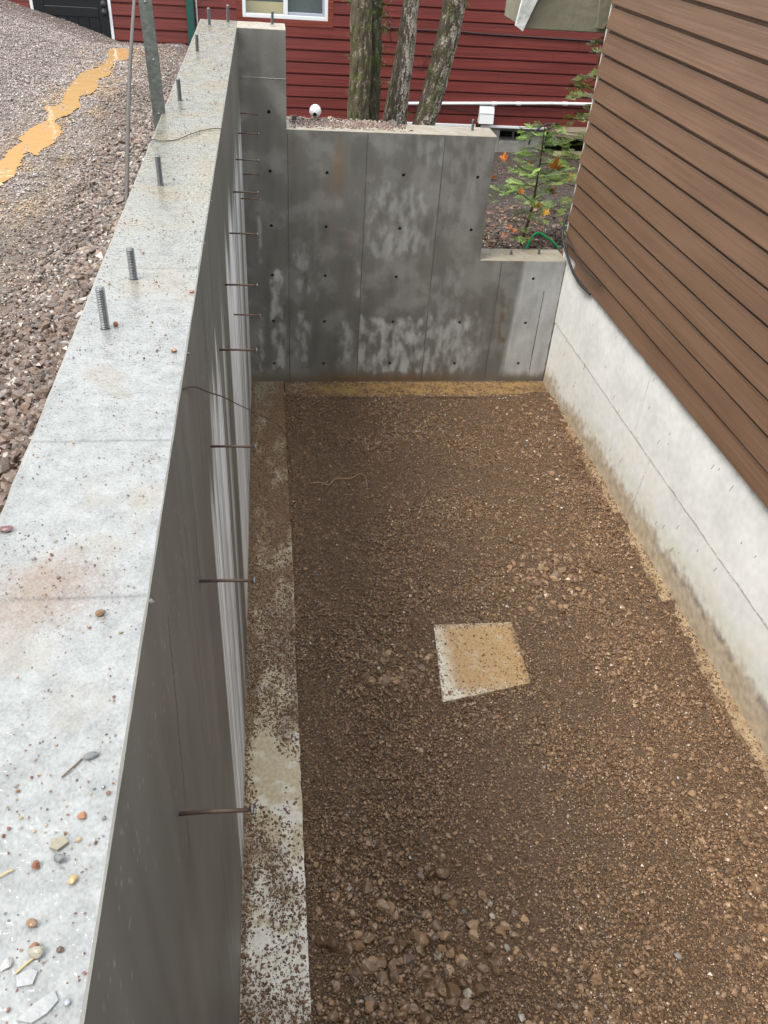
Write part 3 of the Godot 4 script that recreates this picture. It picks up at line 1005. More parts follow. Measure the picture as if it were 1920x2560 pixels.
# ---------------------------------------------------------------- anchor bolt: a threaded rod, standing in a little collar of paste
func bolt_mesh(h: float, worn: bool) -> ArrayMesh:
	var st := tool(true)
	var prof := [Vector2(0.0115, -0.004), Vector2(0.0095, 0.0015)]
	var y := 0.002
	while y < h - 0.004:
		prof.append(Vector2(0.0064, y))
		prof.append(Vector2(0.0083, y + 0.0013))
		prof.append(Vector2(0.0083, y + 0.0017))
		y += 0.0031
	prof.append(Vector2(0.0068, h - 0.002))
	prof.append(Vector2(0.0056, h))
	prof.append(Vector2(0.0001, h))
	st.set_smooth_group(-1)
	lathe(st, Vector3.ZERO, prof, 12)
	st.generate_normals()
	return st.commit()

func anchor_bolt(parent: Node, at: Vector3, h: float) -> void:
	var lean := Basis(Vector3(1, 0, 0), rng.randf_range(-0.05, 0.05)) * Basis(Vector3(0, 0, 1), rng.randf_range(-0.04, 0.05))
	put("anchor_bolt", bolt_mesh(h, false), M.zinc, parent, at, lean)

# ---------------------------------------------------------------- long wall on the left
func build_long_wall() -> void:
	var root := thing("long_concrete_wall", Vector3(-T / 2, -0.2, 3.0), "long wet concrete wall on the left with bolts along its smooth top", "wall")
	var z0 := -T
	var z1 := ZEND
	var face := long_face_material()
	var top := wall_top_material()
	var nz := 170
	var wob := noise(111, 3.0, 4)
	# inner face
	var st := tool()
	var st2 := tool()
	var st3 := tool(true)
	var e := []
	for j in nz + 1:
		var z := lerpf(z0, z1, float(j) / nz)
		e.append([z, H + 0.0018 * wob.get_noise_2d(z * 4.0, 1.0), 0.0014 + 0.0018 * (0.5 + wob.get_noise_2d(z * 14.0, 9.0)), 0.003 + 0.003 * (0.5 + wob.get_noise_2d(z * 11.0, 19.0))])
	var uvf := func(z: float, y: float) -> Vector2: return Vector2((z + 0.4) / 6.7, y / 2.14)
	var uvt := func(x: float, z: float) -> Vector2: return Vector2((x + 0.215) / 0.23, minf(top_v(z), 0.999))
	for j in nz:
		var a: Array = e[j]
		var b: Array = e[j + 1]
		var za: float = a[0]
		var zb: float = b[0]
		var ya: float = a[1] - a[2]
		var yb: float = b[1] - b[2]
		if zb > -0.001:
			quv(st, Vector3(0, -0.05, zb), Vector3(0, -0.05, za), Vector3(0, ya, za), Vector3(0, yb, zb), uvf.call(zb, 0.0), uvf.call(za, 0.0), uvf.call(za, ya), uvf.call(zb, yb))
		# worn inner arris
		quv(st2, Vector3(0, yb, zb), Vector3(0, ya, za), Vector3(-a[2], a[1], za), Vector3(-b[2], b[1], zb), uvt.call(0.0, zb), uvt.call(0.0, za), uvt.call(-0.004, za), uvt.call(-0.004, zb))
		# top in five strips with a slight camber
		for k in 5:
			var f0 := k / 5.0
			var f1 := (k + 1) / 5.0
			var xa0 := lerpf(-a[2], -T + a[3], f0)
			var xa1 := lerpf(-a[2], -T + a[3], f1)
			var xb0 := lerpf(-b[2], -T + b[3], f0)
			var xb1 := lerpf(-b[2], -T + b[3], f1)
			var q := func(x: float, z: float, y: float, f: float) -> Vector3: return Vector3(x, y + (0.0016 * wob.get_noise_2d(x * 30.0, z * 6.0) if f > 0.01 and f < 0.99 else 0.0), z)
			quv(st3, q.call(xb0, zb, b[1], f0), q.call(xa0, za, a[1], f0), q.call(xa1, za, a[1], f1), q.call(xb1, zb, b[1], f1), uvt.call(xb0, zb), uvt.call(xa0, za), uvt.call(xa1, za), uvt.call(xb1, zb))
		# outer arris and outer face
		quv(st2, Vector3(-T + b[3], b[1], zb), Vector3(-T + a[3], a[1], za), Vector3(-T, a[1] - a[3], za), Vector3(-T, b[1] - b[3], zb), uvt.call(-T, zb), uvt.call(-T, za), uvt.call(-T, za), uvt.call(-T, zb))
		quv(st2, Vector3(-T, -0.2, za), Vector3(-T, -0.2, zb), Vector3(-T, b[1] - b[3], zb), Vector3(-T, a[1] - a[3], za), uvt.call(-T, za), uvt.call(-T, zb), uvt.call(-T, zb), uvt.call(-T, za))
	build(st, "inner_face", face, root)
	build(st3, "wall_top", top, root)
	for z in [z0, z1]:
		var s := -1.0 if z == z0 else 1.0
		var p := [Vector3(-T, -0.2, z), Vector3(0, -0.2, z), Vector3(0, H, z), Vector3(-T, H, z)]
		if s > 0:
			quad(st2, p[0], p[1], p[2], p[3])
		else:
			quad(st2, p[3], p[2], p[1], p[0])
	build(st2, "wall_body", M.concrete, root)
	# anchor bolts
	for b in [[-0.141, -0.007, 0.078], [-0.05, -0.150, 0.080], [-0.157, 0.795, 0.068], [-0.158, 1.797, 0.072], [-0.132, 2.793, 0.075], [-0.126, 3.42, 0.064], [-0.149, 3.647, 0.078]]:
		anchor_bolt(root, Vector3(b[0], H, b[1]), b[2])
	# form ties left standing out of the face
	var tm := tool(true)
	tube(tm, [Vector3(-0.01, 0, 0), Vector3(0.05, 0.0004, 0), Vector3(0.1, -0.002, 0)], [0.0031, 0.0031, 0.0031], 8)
	tm.generate_normals()
	var rod := tm.commit()
	var hm := tool()
	lathe(hm, Vector3.ZERO, [Vector2(0.0001, 0), Vector2(0.0055, 0.0005), Vector2(0.0072, 0.002), Vector2(0.0072, 0.0045), Vector2(0.0055, 0.006), Vector2(0.0001, 0.0062)], 10, Basis(Vector3(0, 0, 1), -PI / 2))
	hm.generate_normals()
	var head := hm.commit()
	for t in [[1.72, 0.097], [1.72, 0.53], [1.72, 1.013], [1.40, 0.102], [1.72, 1.499], [1.40, 0.548], [1.72, 1.993], [1.72, 2.473], [1.40, 1.996], [1.72, 2.933], [1.72, 3.424], [1.72, 3.887], [1.72, 4.376], [1.40, 2.47]].slice(0, 13):
		var at := Vector3(0, t[0], t[1])
		var r := put("form_tie", rod, M.rust, root, at, Basis(Vector3(0, 1, 0), rng.randf_range(-0.03, 0.03)))
		var hd := put("tie_head", head, M.zinc, r, at + Vector3(0.1, -0.002, 0))
		hd.position = Vector3(0.1, -0.002, 0)
	# spalls and bits of paste clinging to the arris
	for s in [[4.354, 0.010], [3.736, 0.008], [2.9, 0.006], [3.2, 0.006]]:
		put("chip", stone_mesh(300 + int(s[0] * 10), false, 0.3), M.conc_dark, root, Vector3(0.002, H - 0.004, s[0]), Basis.from_scale(Vector3.ONE * s[1]))

# ---------------------------------------------------------------- stepped wall across the end
func build_end_wall() -> void:
	var root := thing("stepped_end_wall", Vector3(WX / 2, -0.2, -T / 2), "grey concrete end wall stepping down twice to the right, dotted with tie holes", "wall")
	var m := end_face_material()
	var hx := [0.158, 0.492, 0.950, 1.405, 1.865]
	var hy := [0.142, 0.449, 0.762, 1.074, 1.393, 1.712]
	var R := 0.0125
	var xs := [0.0, AX, BX, WX]
	for x in hx:
		xs.append_array([x - R, x + R])
	var ys := [-0.05, H2, H1, H]
	for y in hy:
		ys.append_array([y - R, y + R])
	xs.sort()
	ys.sort()
	var st := tool()
	var sh := tool()
	var bev := 0.005
	var uv := func(p: Vector3) -> Vector2: return Vector2(p.x / 2.14, p.y / 2.14)
	var q := func(s: SurfaceTool, a: Vector3, b: Vector3, c: Vector3, d: Vector3) -> void: quv(s, a, b, c, d, uv.call(a), uv.call(b), uv.call(c), uv.call(d))
	for i in xs.size() - 1:
		for j in ys.size() - 1:
			var cx: float = (xs[i] + xs[i + 1]) / 2
			var cy: float = (ys[j] + ys[j + 1]) / 2
			var top := H if cx < AX else (H1 if cx < BX else H2)
			if cy > top:
				continue
			var y1: float = ys[j + 1] - (bev if absf(ys[j + 1] - top) < 1e-4 else 0.0)
			var hole := false
			for hxx in hx:
				for hyy in hy:
					if absf(cx - hxx) < 0.001 and absf(cy - hyy) < 0.001:
						hole = true
			if absf(cx - 1.405) < 0.001 and absf(cy - 0.762) < 0.001:
				hole = false
			if not hole:
				q.call(st, Vector3(xs[i], ys[j], 0), Vector3(xs[i + 1], ys[j], 0), Vector3(xs[i + 1], y1, 0), Vector3(xs[i], y1, 0))
				continue
			# a square with a round hole, and the bore behind it
			var n := 16
			var rr := 0.0098
			for k in n:
				var a := TAU * k / n + 0.001
				var b := TAU * (k + 1) / n + 0.001
				var da := Vector3(cos(a), sin(a), 0)
				var db := Vector3(cos(b), sin(b), 0)
				var c := Vector3(cx, cy, 0)
				var oa := c + da * (R / maxf(absf(da.x), absf(da.y)))
				var ob := c + db * (R / maxf(absf(db.x), absf(db.y)))
				q.call(st, c + da * rr, oa, ob, c + db * rr)
				var dz := Vector3(0, 0, -0.05)
				quad(sh, c + da * rr, c + db * rr, c + db * rr * 0.8 + dz, c + da * rr * 0.8 + dz)
				tri(sh, c + dz, c + da * rr * 0.8 + dz, c + db * rr * 0.8 + dz)
	build(st, "front_face", m, root)
	build(sh, "tie_hole_bores", M.conc_dark, root)
	# tops with a worn front arris, end faces of the steps and the back
	var sb := tool()
	var wob := noise(121, 6.0, 3)
	for s in [[0.0, AX, H], [AX, BX, H1], [BX, WX, H2]]:
		var n := int((s[1] - s[0]) / 0.03) + 1
		for k in n:
			var xa: float = lerpf(s[0], s[1], float(k) / n)
			var xb: float = lerpf(s[0], s[1], float(k + 1) / n)
			var ya: float = s[2] + 0.002 * wob.get_noise_1d(xa * 2.0)
			var yb: float = s[2] + 0.002 * wob.get_noise_1d(xb * 2.0)
			quad(sb, Vector3(xa, s[2] - bev, 0), Vector3(xb, s[2] - bev, 0), Vector3(xb, yb, -bev), Vector3(xa, ya, -bev))
			quad(sb, Vector3(xa, ya, -bev), Vector3(xb, yb, -bev), Vector3(xb, yb, -T), Vector3(xa, ya, -T))
			quad(sb, Vector3(xb, -0.2, -T), Vector3(xa, -0.2, -T), Vector3(xa, ya, -T), Vector3(xb, yb, -T))
	for s in [[AX, H1, H], [BX, H2, H1], [WX, -0.2, H2]]:
		quad(sb, Vector3(s[0], s[1], 0), Vector3(s[0], s[1], -T), Vector3(s[0], s[2], -T), Vector3(s[0], s[2] - bev, 0))
	var tm := world_mat(Color(1, 1, 1), 0.35, Vector3(1.1, 1.1, 1.1), {"albedo_texture": color_tile(122, 0.02, 256, 5, Color(0.29, 0.245, 0.175), Color(0.37, 0.35, 0.31)), "normal_texture": M.fine_bump, "normal_scale": 0.5})
	build(sb, "wall_tops", tm, root)
	# fins left by the joints between the form panels
	for f in [[0.2615, 0.0, H1 - 0.02], [0.723, 0.0, H1 - 0.01], [1.180, 0.0, H1 - 0.01], [1.635, 0.0, H2 - 0.01], [1.954, 0.09, 0.68]]:
		var s := tool()
		var n := 24
		for k in n:
			var a := lerpf(f[1], f[2], float(k) / n)
			var b := lerpf(f[1], f[2], float(k + 1) / n)
			var w := 0.0022 + 0.0012 * wob.get_noise_1d(a * 9.0 + f[0] * 50.0)
			var x: float = f[0] + 0.002 * wob.get_noise_1d(a * 2.0 + f[0] * 10.0)
			box(s, Vector3(x, (a + b) / 2, 0.0), Vector3(w, (b - a) / 2 - 0.0003, 0.0012 + 0.001 * absf(wob.get_noise_1d(a * 20.0))), 0.0005)
		build(s, "panel_joint", M.conc_dark, root)
	# lift line near the top of the tall part
	var ls := tool(true)
	var lp := []
	var lr := []
	for k in 22:
		lp.append(Vector3(0.012 + 0.243 * k / 21.0, 1.886 - 0.004 * k / 21.0 + 0.004 * wob.get_noise_1d(k * 0.5), 0.0))
		lr.append(0.0016 + 0.0012 * absf(wob.get_noise_1d(k * 0.9 + 7.0)))
	tube(ls, lp, lr, 6)
	build(ls, "pour_line", M.conc_pale, root)
	for b in [[0.189, H, -0.155, 0.062], [1.366, H1, -0.125, 0.060], [0.915, H1, -0.144, 0.066], [1.719, H2, -0.104, 0.03], [1.912, H2, -0.121, 0.034]]:
		anchor_bolt(root, Vector3(b[0], b[1], b[2]), b[3])
	# rough mortar down the joint with the brown house's foundation
	var js := tool(true)
	var jp := []
	var jr := []
	for k in 40:
		jp.append(Vector3(right_x(0) - 0.004, 0.0 + 0.87 * k / 39.0, -0.001))
		jr.append(0.004 + 0.004 * absf(wob.get_noise_1d(k * 1.7)))
	tube(js, jp, jr, 6, 0.35)
	build(js, "joint_mortar", M.conc_dark, root)

# ---------------------------------------------------------------- footings
func speckle(parent: Node, n: int, where: Callable, y: Callable, smin: float, smax: float, name := "soil_crumbs") -> void:
	var buf := PackedFloat32Array()
	for i in n:
		var p: Vector3 = where.call()
		if p.y < -5.0:
			continue
		var s := rng.randf_range(smin, smax) * (0.7 + 1.2 * pow(rng.randf(), 3.0))
		var c: Color = [Color(0.150, 0.088, 0.050), Color(0.18, 0.108, 0.062), Color(0.125, 0.074, 0.044), Color(0.205, 0.128, 0.078)][rng.randi() % 4]
		c = c * rng.randf_range(0.7, 1.3)
		p.y = y.call(p.x, p.z) + s * 0.15
		push(buf, tumble(s, 0.5), p, c)
	scatter(name, stone_mesh(241, false, 0.3, 0.7), M.crumb, parent, buf)

func slab(st: SurfaceTool, pts: PackedVector2Array, y: float, deep: float, uvr: Rect2) -> void:
	for k in Geometry2D.triangulate_polygon(pts):
		st.set_uv(Vector2((pts[k].x - uvr.position.x) / uvr.size.x, (pts[k].y - uvr.position.y) / uvr.size.y))
		st.add_vertex(Vector3(pts[k].x, y, pts[k].y))
	for k in pts.size():
		var a := pts[k]
		var b := pts[(k + 1) % pts.size()]
		var u := Vector2((a.x - uvr.position.x) / uvr.size.x, (a.y - uvr.position.y) / uvr.size.y)
		quv(st, Vector3(a.x, y, a.y), Vector3(b.x, y, b.y), Vector3(b.x, y - deep, b.y), Vector3(a.x, y - deep, a.y), u, u, u, u)

func build_footings() -> void:
	var wob := noise(131, 5.0, 4)
	var dens := noise(132, 2.2, 4)
	# along the long wall
	var f := thing("left_footing", Vector3(WF / 2, -0.2, 3.0), "long pale concrete footing strip at the foot of the left wall, speckled with soil", "footing")
	var pts := PackedVector2Array()
	pts.append(Vector2(-0.002, 0.0))
	pts.append(Vector2(-0.002, ZEND))
	for k in 161:
		var z := ZEND - k * (ZEND) / 160.0
		pts.append(Vector2(WF + 0.004 * wob.get_noise_1d(z * 1.5) + (0.006 if z > 1.6 and z < 2.45 else 0.0) + 0.002 * wob.get_noise_1d(z * 9.0), z))
	var st := tool()
	slab(st, pts, 0.004, 0.2, Rect2(0, -0.1, 0.24, 5.2))
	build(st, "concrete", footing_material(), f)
	var where := func() -> Vector3:
		var z := 0.02 + 5.0 * pow(rng.randf(), 0.85)
		var x := rng.randf_range(0.002, WF + 0.002)
		var d: float = 0.52 + 0.95 * dens.get_noise_2d(x * 2.0, z) + 0.7 * ss(0.05, 0.0, x) + 0.22 * ss(0.17, 0.215, x) * dens.get_noise_1d(z * 3.0)
		d += 0.30 * ss(1.5, 1.0, absf(z - 1.5)) - 0.27 * ss(0.75, 0.0, absf(z - 3.2)) * ss(0.02, 0.06, x) + 0.10 * ss(3.9, 4.3, z)
		if rng.randf() > d:
			return Vector3(0, -9, 0)
		return Vector3(x, 0, z)
	speckle(f, 42000, where, func(_x, _z): return 0.004, 0.0040, 0.0105)
	# across the end
	var e := thing("end_footing", Vector3(1.13, -0.2, 0.1), "narrow tan footing strip at the foot of the stepped end wall", "footing")
	var pe := PackedVector2Array()
	pe.append(Vector2(WF + 0.012, 0.0))
	for k in 60:
		var x := lerpf(WF + 0.012, right_x(0.2) - 0.02, k / 59.0)
		pe.append(Vector2(x, 0.207 + 0.006 * wob.get_noise_1d(x * 3.0 + 40.0)))
	pe.append(Vector2(right_x(0.0) - 0.004, 0.0))
	var se := tool()
	slab(se, pe, 0.0, 0.2, Rect2(0.2, 0, 1.9, 0.21))
	build(se, "concrete", pad_material(133, Vector3(0.30, 0.19, 0.075), Vector3(0.36, 0.32, 0.25), 0.1, 0.1), e)
	var we := func() -> Vector3:
		var x := rng.randf_range(WF + 0.01, 2.06)
		var z := rng.randf_range(0.0, 0.222)
		var d: float = 0.46 + 0.9 * dens.get_noise_2d(x * 2.0, z * 4.0 + 30.0) + 0.7 * ss(0.03, 0.0, z) + 0.4 * ss(0.17, 0.21, z) + 0.4 * ss(0.6, 0.3, x)
		if rng.randf() > d:
			return Vector3(0, -9, 0)
		return Vector3(x, 0, z)
	speckle(e, 11000, we, func(_x, _z): return 0.0, 0.004, 0.012)
	# along the brown house
	var r := thing("right_footing", Vector3(2.1, -0.2, 3.0), "thin tan ragged footing ledge along the pale foundation on the right", "footing")
	var pr := PackedVector2Array()
	for k in 260:
		var z := 0.235 + (ZEND - 0.235) * k / 259.0
		pr.append(Vector2(ledge_x(z), z))
	pr.append(Vector2(right_x(ZEND) - 0.001, ZEND))
	pr.append(Vector2(right_x(0.235) - 0.001, 0.235))
	var sr := tool()
	slab(sr, pr, 0.012, 0.2, Rect2(1.9, 0.2, 0.4, 0.4))
	var rm := world_mat(Color(1, 1, 1), 0.5, Vector3(3, 3, 3), {"albedo_texture": color_tile(134, 0.02, 256, 5, Color(0.22, 0.135, 0.07), Color(0.42, 0.32, 0.20)), "normal_texture": M.fine_bump, "normal_scale": 0.8})
	build(sr, "concrete", rm, r)
	var wr := func() -> Vector3:
		var z := 0.25 + 4.0 * rng.randf()
		var t := rng.randf()
		var x := lerpf(ledge_x(z), right_x(z) - 0.002, t)
		if rng.randf() > 0.25 + 0.5 * ss(0.3, 0.0, t) + 0.75 * absf(t - 0.5) * ss(0.4, 0.6, 0.5 + dens.get_noise_2d(x, z * 1.7)):
			return Vector3(0, -9, 0)
		return Vector3(x, 0, z)
	speckle(r, 8000, wr, func(_x, _z): return 0.012, 0.003, 0.012)
	# lone pier pad
	var p := thing("pier_pad", Vector3(1.055, -0.2, 2.58), "square ochre stained concrete pad sunk in the brown soil", "concrete pad")
	var c := [Vector2(0.876, 2.372), Vector2(1.257, 2.376), Vector2(1.250, 2.752), Vector2(0.838, 2.832)]
	var pp := PackedVector2Array()
	for k in 4:
		var a: Vector2 = c[k]
		var b: Vector2 = c[(k + 1) % 4]
		for q in 14:
			var t := q / 14.0
			pp.append(a.lerp(b, t) + (b - a).orthogonal().normalized() * 0.004 * wob.get_noise_1d((k * 14 + q) * 0.6))
	var sp := tool()
	slab(sp, pp, 0.006, 0.2, Rect2(0.83, 2.36, 0.44, 0.48))
	build(sp, "concrete", pad_material(135, Vector3(0.35, 0.225, 0.105), Vector3(0.55, 0.51, 0.42), 0.28, 0.24), p)
	var wp := func() -> Vector3:
		var x := rng.randf_range(0.85, 1.255)
		var z := rng.randf_range(2.375, 2.80)
		if not Geometry2D.is_point_in_polygon(Vector2(x, z), pp):
			return Vector3(0, -9, 0)
		var edge := minf(minf(x - 0.85, 1.255 - x), minf(z - 2.375, 2.79 - z))
		if rng.randf() > 0.16 + 0.9 * ss(0.045, 0.0, edge) + 0.6 * ss(1.12, 1.25, x) * ss(2.62, 2.75, z):
			return Vector3(0, -9, 0)
		return Vector3(x, 0, z)
	speckle(p, 3600, wp, func(_x, _z): return 0.006, 0.0025, 0.008)

# ---------------------------------------------------------------- lapped siding
# a board whose length runs along u from o, standing off along n; y0 the drip edge, y1 the head
func lap_board(u: Vector3, n: Vector3, o: Vector3, length: float, y0: float, lap: float, gap: float, t0: float, t1: float, segs: int) -> SurfaceTool:
	var st := tool()
	var prof := []
	for i in segs + 1:
		var a := o + u * (length * i / segs)
		var w := rng.randf_range(-0.0012, 0.0012)
		var v := rng.randf_range(-0.0008, 0.0008)
		var sh := y0 + lap - gap + 1.6 * v   # the shoulder that leaves a dark gap under the next board's lip
		prof.append([a + n * 0.003 + Vector3(0, y0 + v, 0), a + n * (t0 - 0.003 + w) + Vector3(0, y0 + v, 0), a + n * (t0 + w) + Vector3(0, y0 + 0.004 + v, 0), a + n * (t1 + 0.002 + w) + Vector3(0, sh - 0.003, 0), a + n * t1 + Vector3(0, sh, 0), a + n * 0.002 + Vector3(0, sh + 0.001, 0), a + n * 0.002 + Vector3(0, y0 + lap + 0.003, 0)])
	for i in segs:
		for k in 6:
			quad(st, prof[i][k], prof[i + 1][k], prof[i + 1][k + 1], prof[i][k + 1])
	for e in [0, segs]:
		var p: Array = prof[e]
		for k in [1, 2, 3, 4]:
			tri(st, p[0], p[k + 1], p[k]) if e == 0 else tri(st, p[0], p[k], p[k + 1])
	return st

func build_brown_house() -> void:
	var root := thing("brown_house", Vector3(4.0, 0.0, 3.0), "house with brown lapped siding on a pale concrete foundation at the right", "house")
	var n := Vector3(-1, 0, DRIFT).normalized()
	var u := Vector3(DRIFT, 0, 1).normalized()
	var zc := -0.055
	# foundation: two pours, the upper one a hair proud, mapped by z and height
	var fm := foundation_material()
	var st := tool()
	var nseg := 60
	var wob := noise(141, 3.0, 4)
	for k in nseg:
		var za := lerpf(zc - 0.03, 8.0, pow(float(k) / nseg, 1.2))
		var zb := lerpf(zc - 0.03, 8.0, pow(float(k + 1) / nseg, 1.2))
		var ja: float = 0.455 + 0.008 * wob.get_noise_1d(za * 2.0)
		var jb: float = 0.455 + 0.008 * wob.get_noise_1d(zb * 2.0)
		var rows := [[-0.25, -0.25, 0.0], [ja - 0.003, jb - 0.003, 0.0], [ja + 0.002, jb + 0.002, 0.0035], [0.93, 0.93, 0.0035]]
		for i in 3:
			var a0 := Vector3(right_x(za) - rows[i][2], rows[i][0], za)
			var b0 := Vector3(right_x(zb) - rows[i][2], rows[i][1], zb)
			var a1 := Vector3(right_x(za) - rows[i + 1][2], rows[i + 1][0], za)
			var b1 := Vector3(right_x(zb) - rows[i + 1][2], rows[i + 1][1], zb)
			var uvp := func(p: Vector3) -> Vector2: return Vector2((p.z + 0.1) / 6.0, (p.y + 0.2) / 1.2)
			quv(st, a0, b0, b1, a1, uvp.call(a0), uvp.call(b0), uvp.call(b1), uvp.call(a1))
	var z0 := zc - 0.03
	quv(st, Vector3(6.0, -0.25, z0), Vector3(right_x(z0), -0.25, z0), Vector3(right_x(z0), 0.93, z0), Vector3(6.0, 0.93, z0), Vector2(0.3, 0.8), Vector2(0.02, 0.8), Vector2(0.02, 0.9), Vector2(0.3, 0.9))
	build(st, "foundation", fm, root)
	# body behind the boards
	var sb := tool()
	var a := [Vector3(right_x(zc) + 0.0, 0.90, zc), Vector3(right_x(8.0), 0.90, 8.0), Vector3(7.5, 0.90, 8.0), Vector3(7.5, 0.90, zc)]
	for k in 4:
		var p: Vector3 = a[k]
		var q: Vector3 = a[(k + 1) % 4]
		quad(sb, p, q, q + Vector3(0, 2.45, 0), p + Vector3(0, 2.45, 0))
	quad(sb, a[3], a[2], a[1], a[0])
	build(sb, "wall", M.brown, root)
	var rs := tool()
	bx(rs, Vector3(1.90, 3.36, -0.45), Vector3(7.8, 3.50, 8.3), 0.01)
	build(rs, "roof", M.dark, root)
	# boards
	for i in 20:
		var y0 := 0.885 + 0.1196 * i
		var zs := zc + (0.002 if i % 2 else -0.002) + rng.randf_range(-0.002, 0.002)
		if i == 0:
			zs = 0.20
		var o := Vector3(right_x(zs) + 0.0005, 0, zs)
		var b := lap_board(u, n, o, 8.0 - zs, y0, 0.1196, 0.016, 0.030, 0.015, 26)
		build(b, "siding_board", M.brown, root)
	# cut away end of the lowest board
	var lb := lap_board(u, n, Vector3(right_x(0.02), 0, 0.02), 0.178, 0.945, 0.06, 0.017, 0.021, 0.015, 3)
	build(lb, "siding_board", M.brown, root)
	# flecks of splashed paint and bare scuffs, thickest by the corner
	var fb := PackedFloat32Array()
	for i in 520:
		var z := zc + 0.012 + (0.55 * pow(rng.randf(), 2.4) if i < 400 else 2.6 * rng.randf())
		var k := rng.randi() % 16 if i < 400 else rng.randi() % 14
		if i < 400 and rng.randf() < (k - 4) * 0.09:
			continue
		var f := rng.randf_range(0.06, 0.80)
		var off := lerpf(0.0303, 0.0168, f)
		var p := Vector3(right_x(z) + 0.0005, 0, z) + n * off + Vector3(0, 0.885 + 0.1196 * (k + f * 0.866), 0)
		if k == 0 and z < 0.25:
			continue
		push(fb, Basis(Vector3(1, 0, 0), rng.randf_range(-0.4, 0.4)) * Basis.from_scale(Vector3(0.0012, rng.randf_range(0.003, 0.013), rng.randf_range(0.001, 0.004))), p, Color(0.40, 0.34, 0.29) * rng.randf_range(0.5, 1.3))
	scatter("paint_flecks", stone_mesh(250, false, 0.2, 1.0), M.crumb, root, fb)
	# pale corner strip behind the board ends
	var cs := tool()
	bx(cs, Vector3(right_x(zc) - 0.020, 0.93, zc - 0.014), Vector3(right_x(zc) + 0.08, 3.355, zc - 0.005), 0.002)
	build(cs, "corner_trim", M.brown_end, root)
	# boxed eave end beyond the corner
	var ez := -0.5
	var es := tool()
	bx(es, Vector3(1.705, 2.122, ez - 0.55), Vector3(2.9, 2.95, ez), 0.006)
	var panel := build(es, "eave_panel", M.beige, root)
	var gs := tool()
	var ga := [Vector3(2.145, 2.150, ez + 0.030), Vector3(2.185, 2.150, ez + 0.030), Vector3(2.34, 2.42, ez + 0.030), Vector3(2.12, 2.42, ez + 0.030)]
	quad(gs, ga[0], ga[1], ga[2], ga[3])
	for k in 4:
		var p: Vector3 = ga[k]
		var q: Vector3 = ga[(k + 1) % 4]
		quad(gs, p + Vector3(0, 0, -0.028), q + Vector3(0, 0, -0.028), q, p)
	build(gs, "eave_bracket", M.beige, root)
	var bs := tool()
	var fp := PackedVector2Array([Vector2(1.636, 2.140), Vector2(1.683, 2.114), Vector2(1.872, 2.60), Vector2(1.700, 2.60)])
	for k in 4:
		var p := fp[k]
		var q := fp[(k + 1) % 4]
		quad(bs, Vector3(p.x, p.y, ez + 0.008), Vector3(p.x, p.y, ez + 0.034), Vector3(q.x, q.y, ez + 0.034), Vector3(q.x, q.y, ez + 0.008))
	quad(bs, Vector3(fp[0].x, fp[0].y, ez + 0.034), Vector3(fp[1].x, fp[1].y, ez + 0.034), Vector3(fp[2].x, fp[2].y, ez + 0.034), Vector3(fp[3].x, fp[3].y, ez + 0.034))
	build(bs, "fascia_board", M.white_old, root)

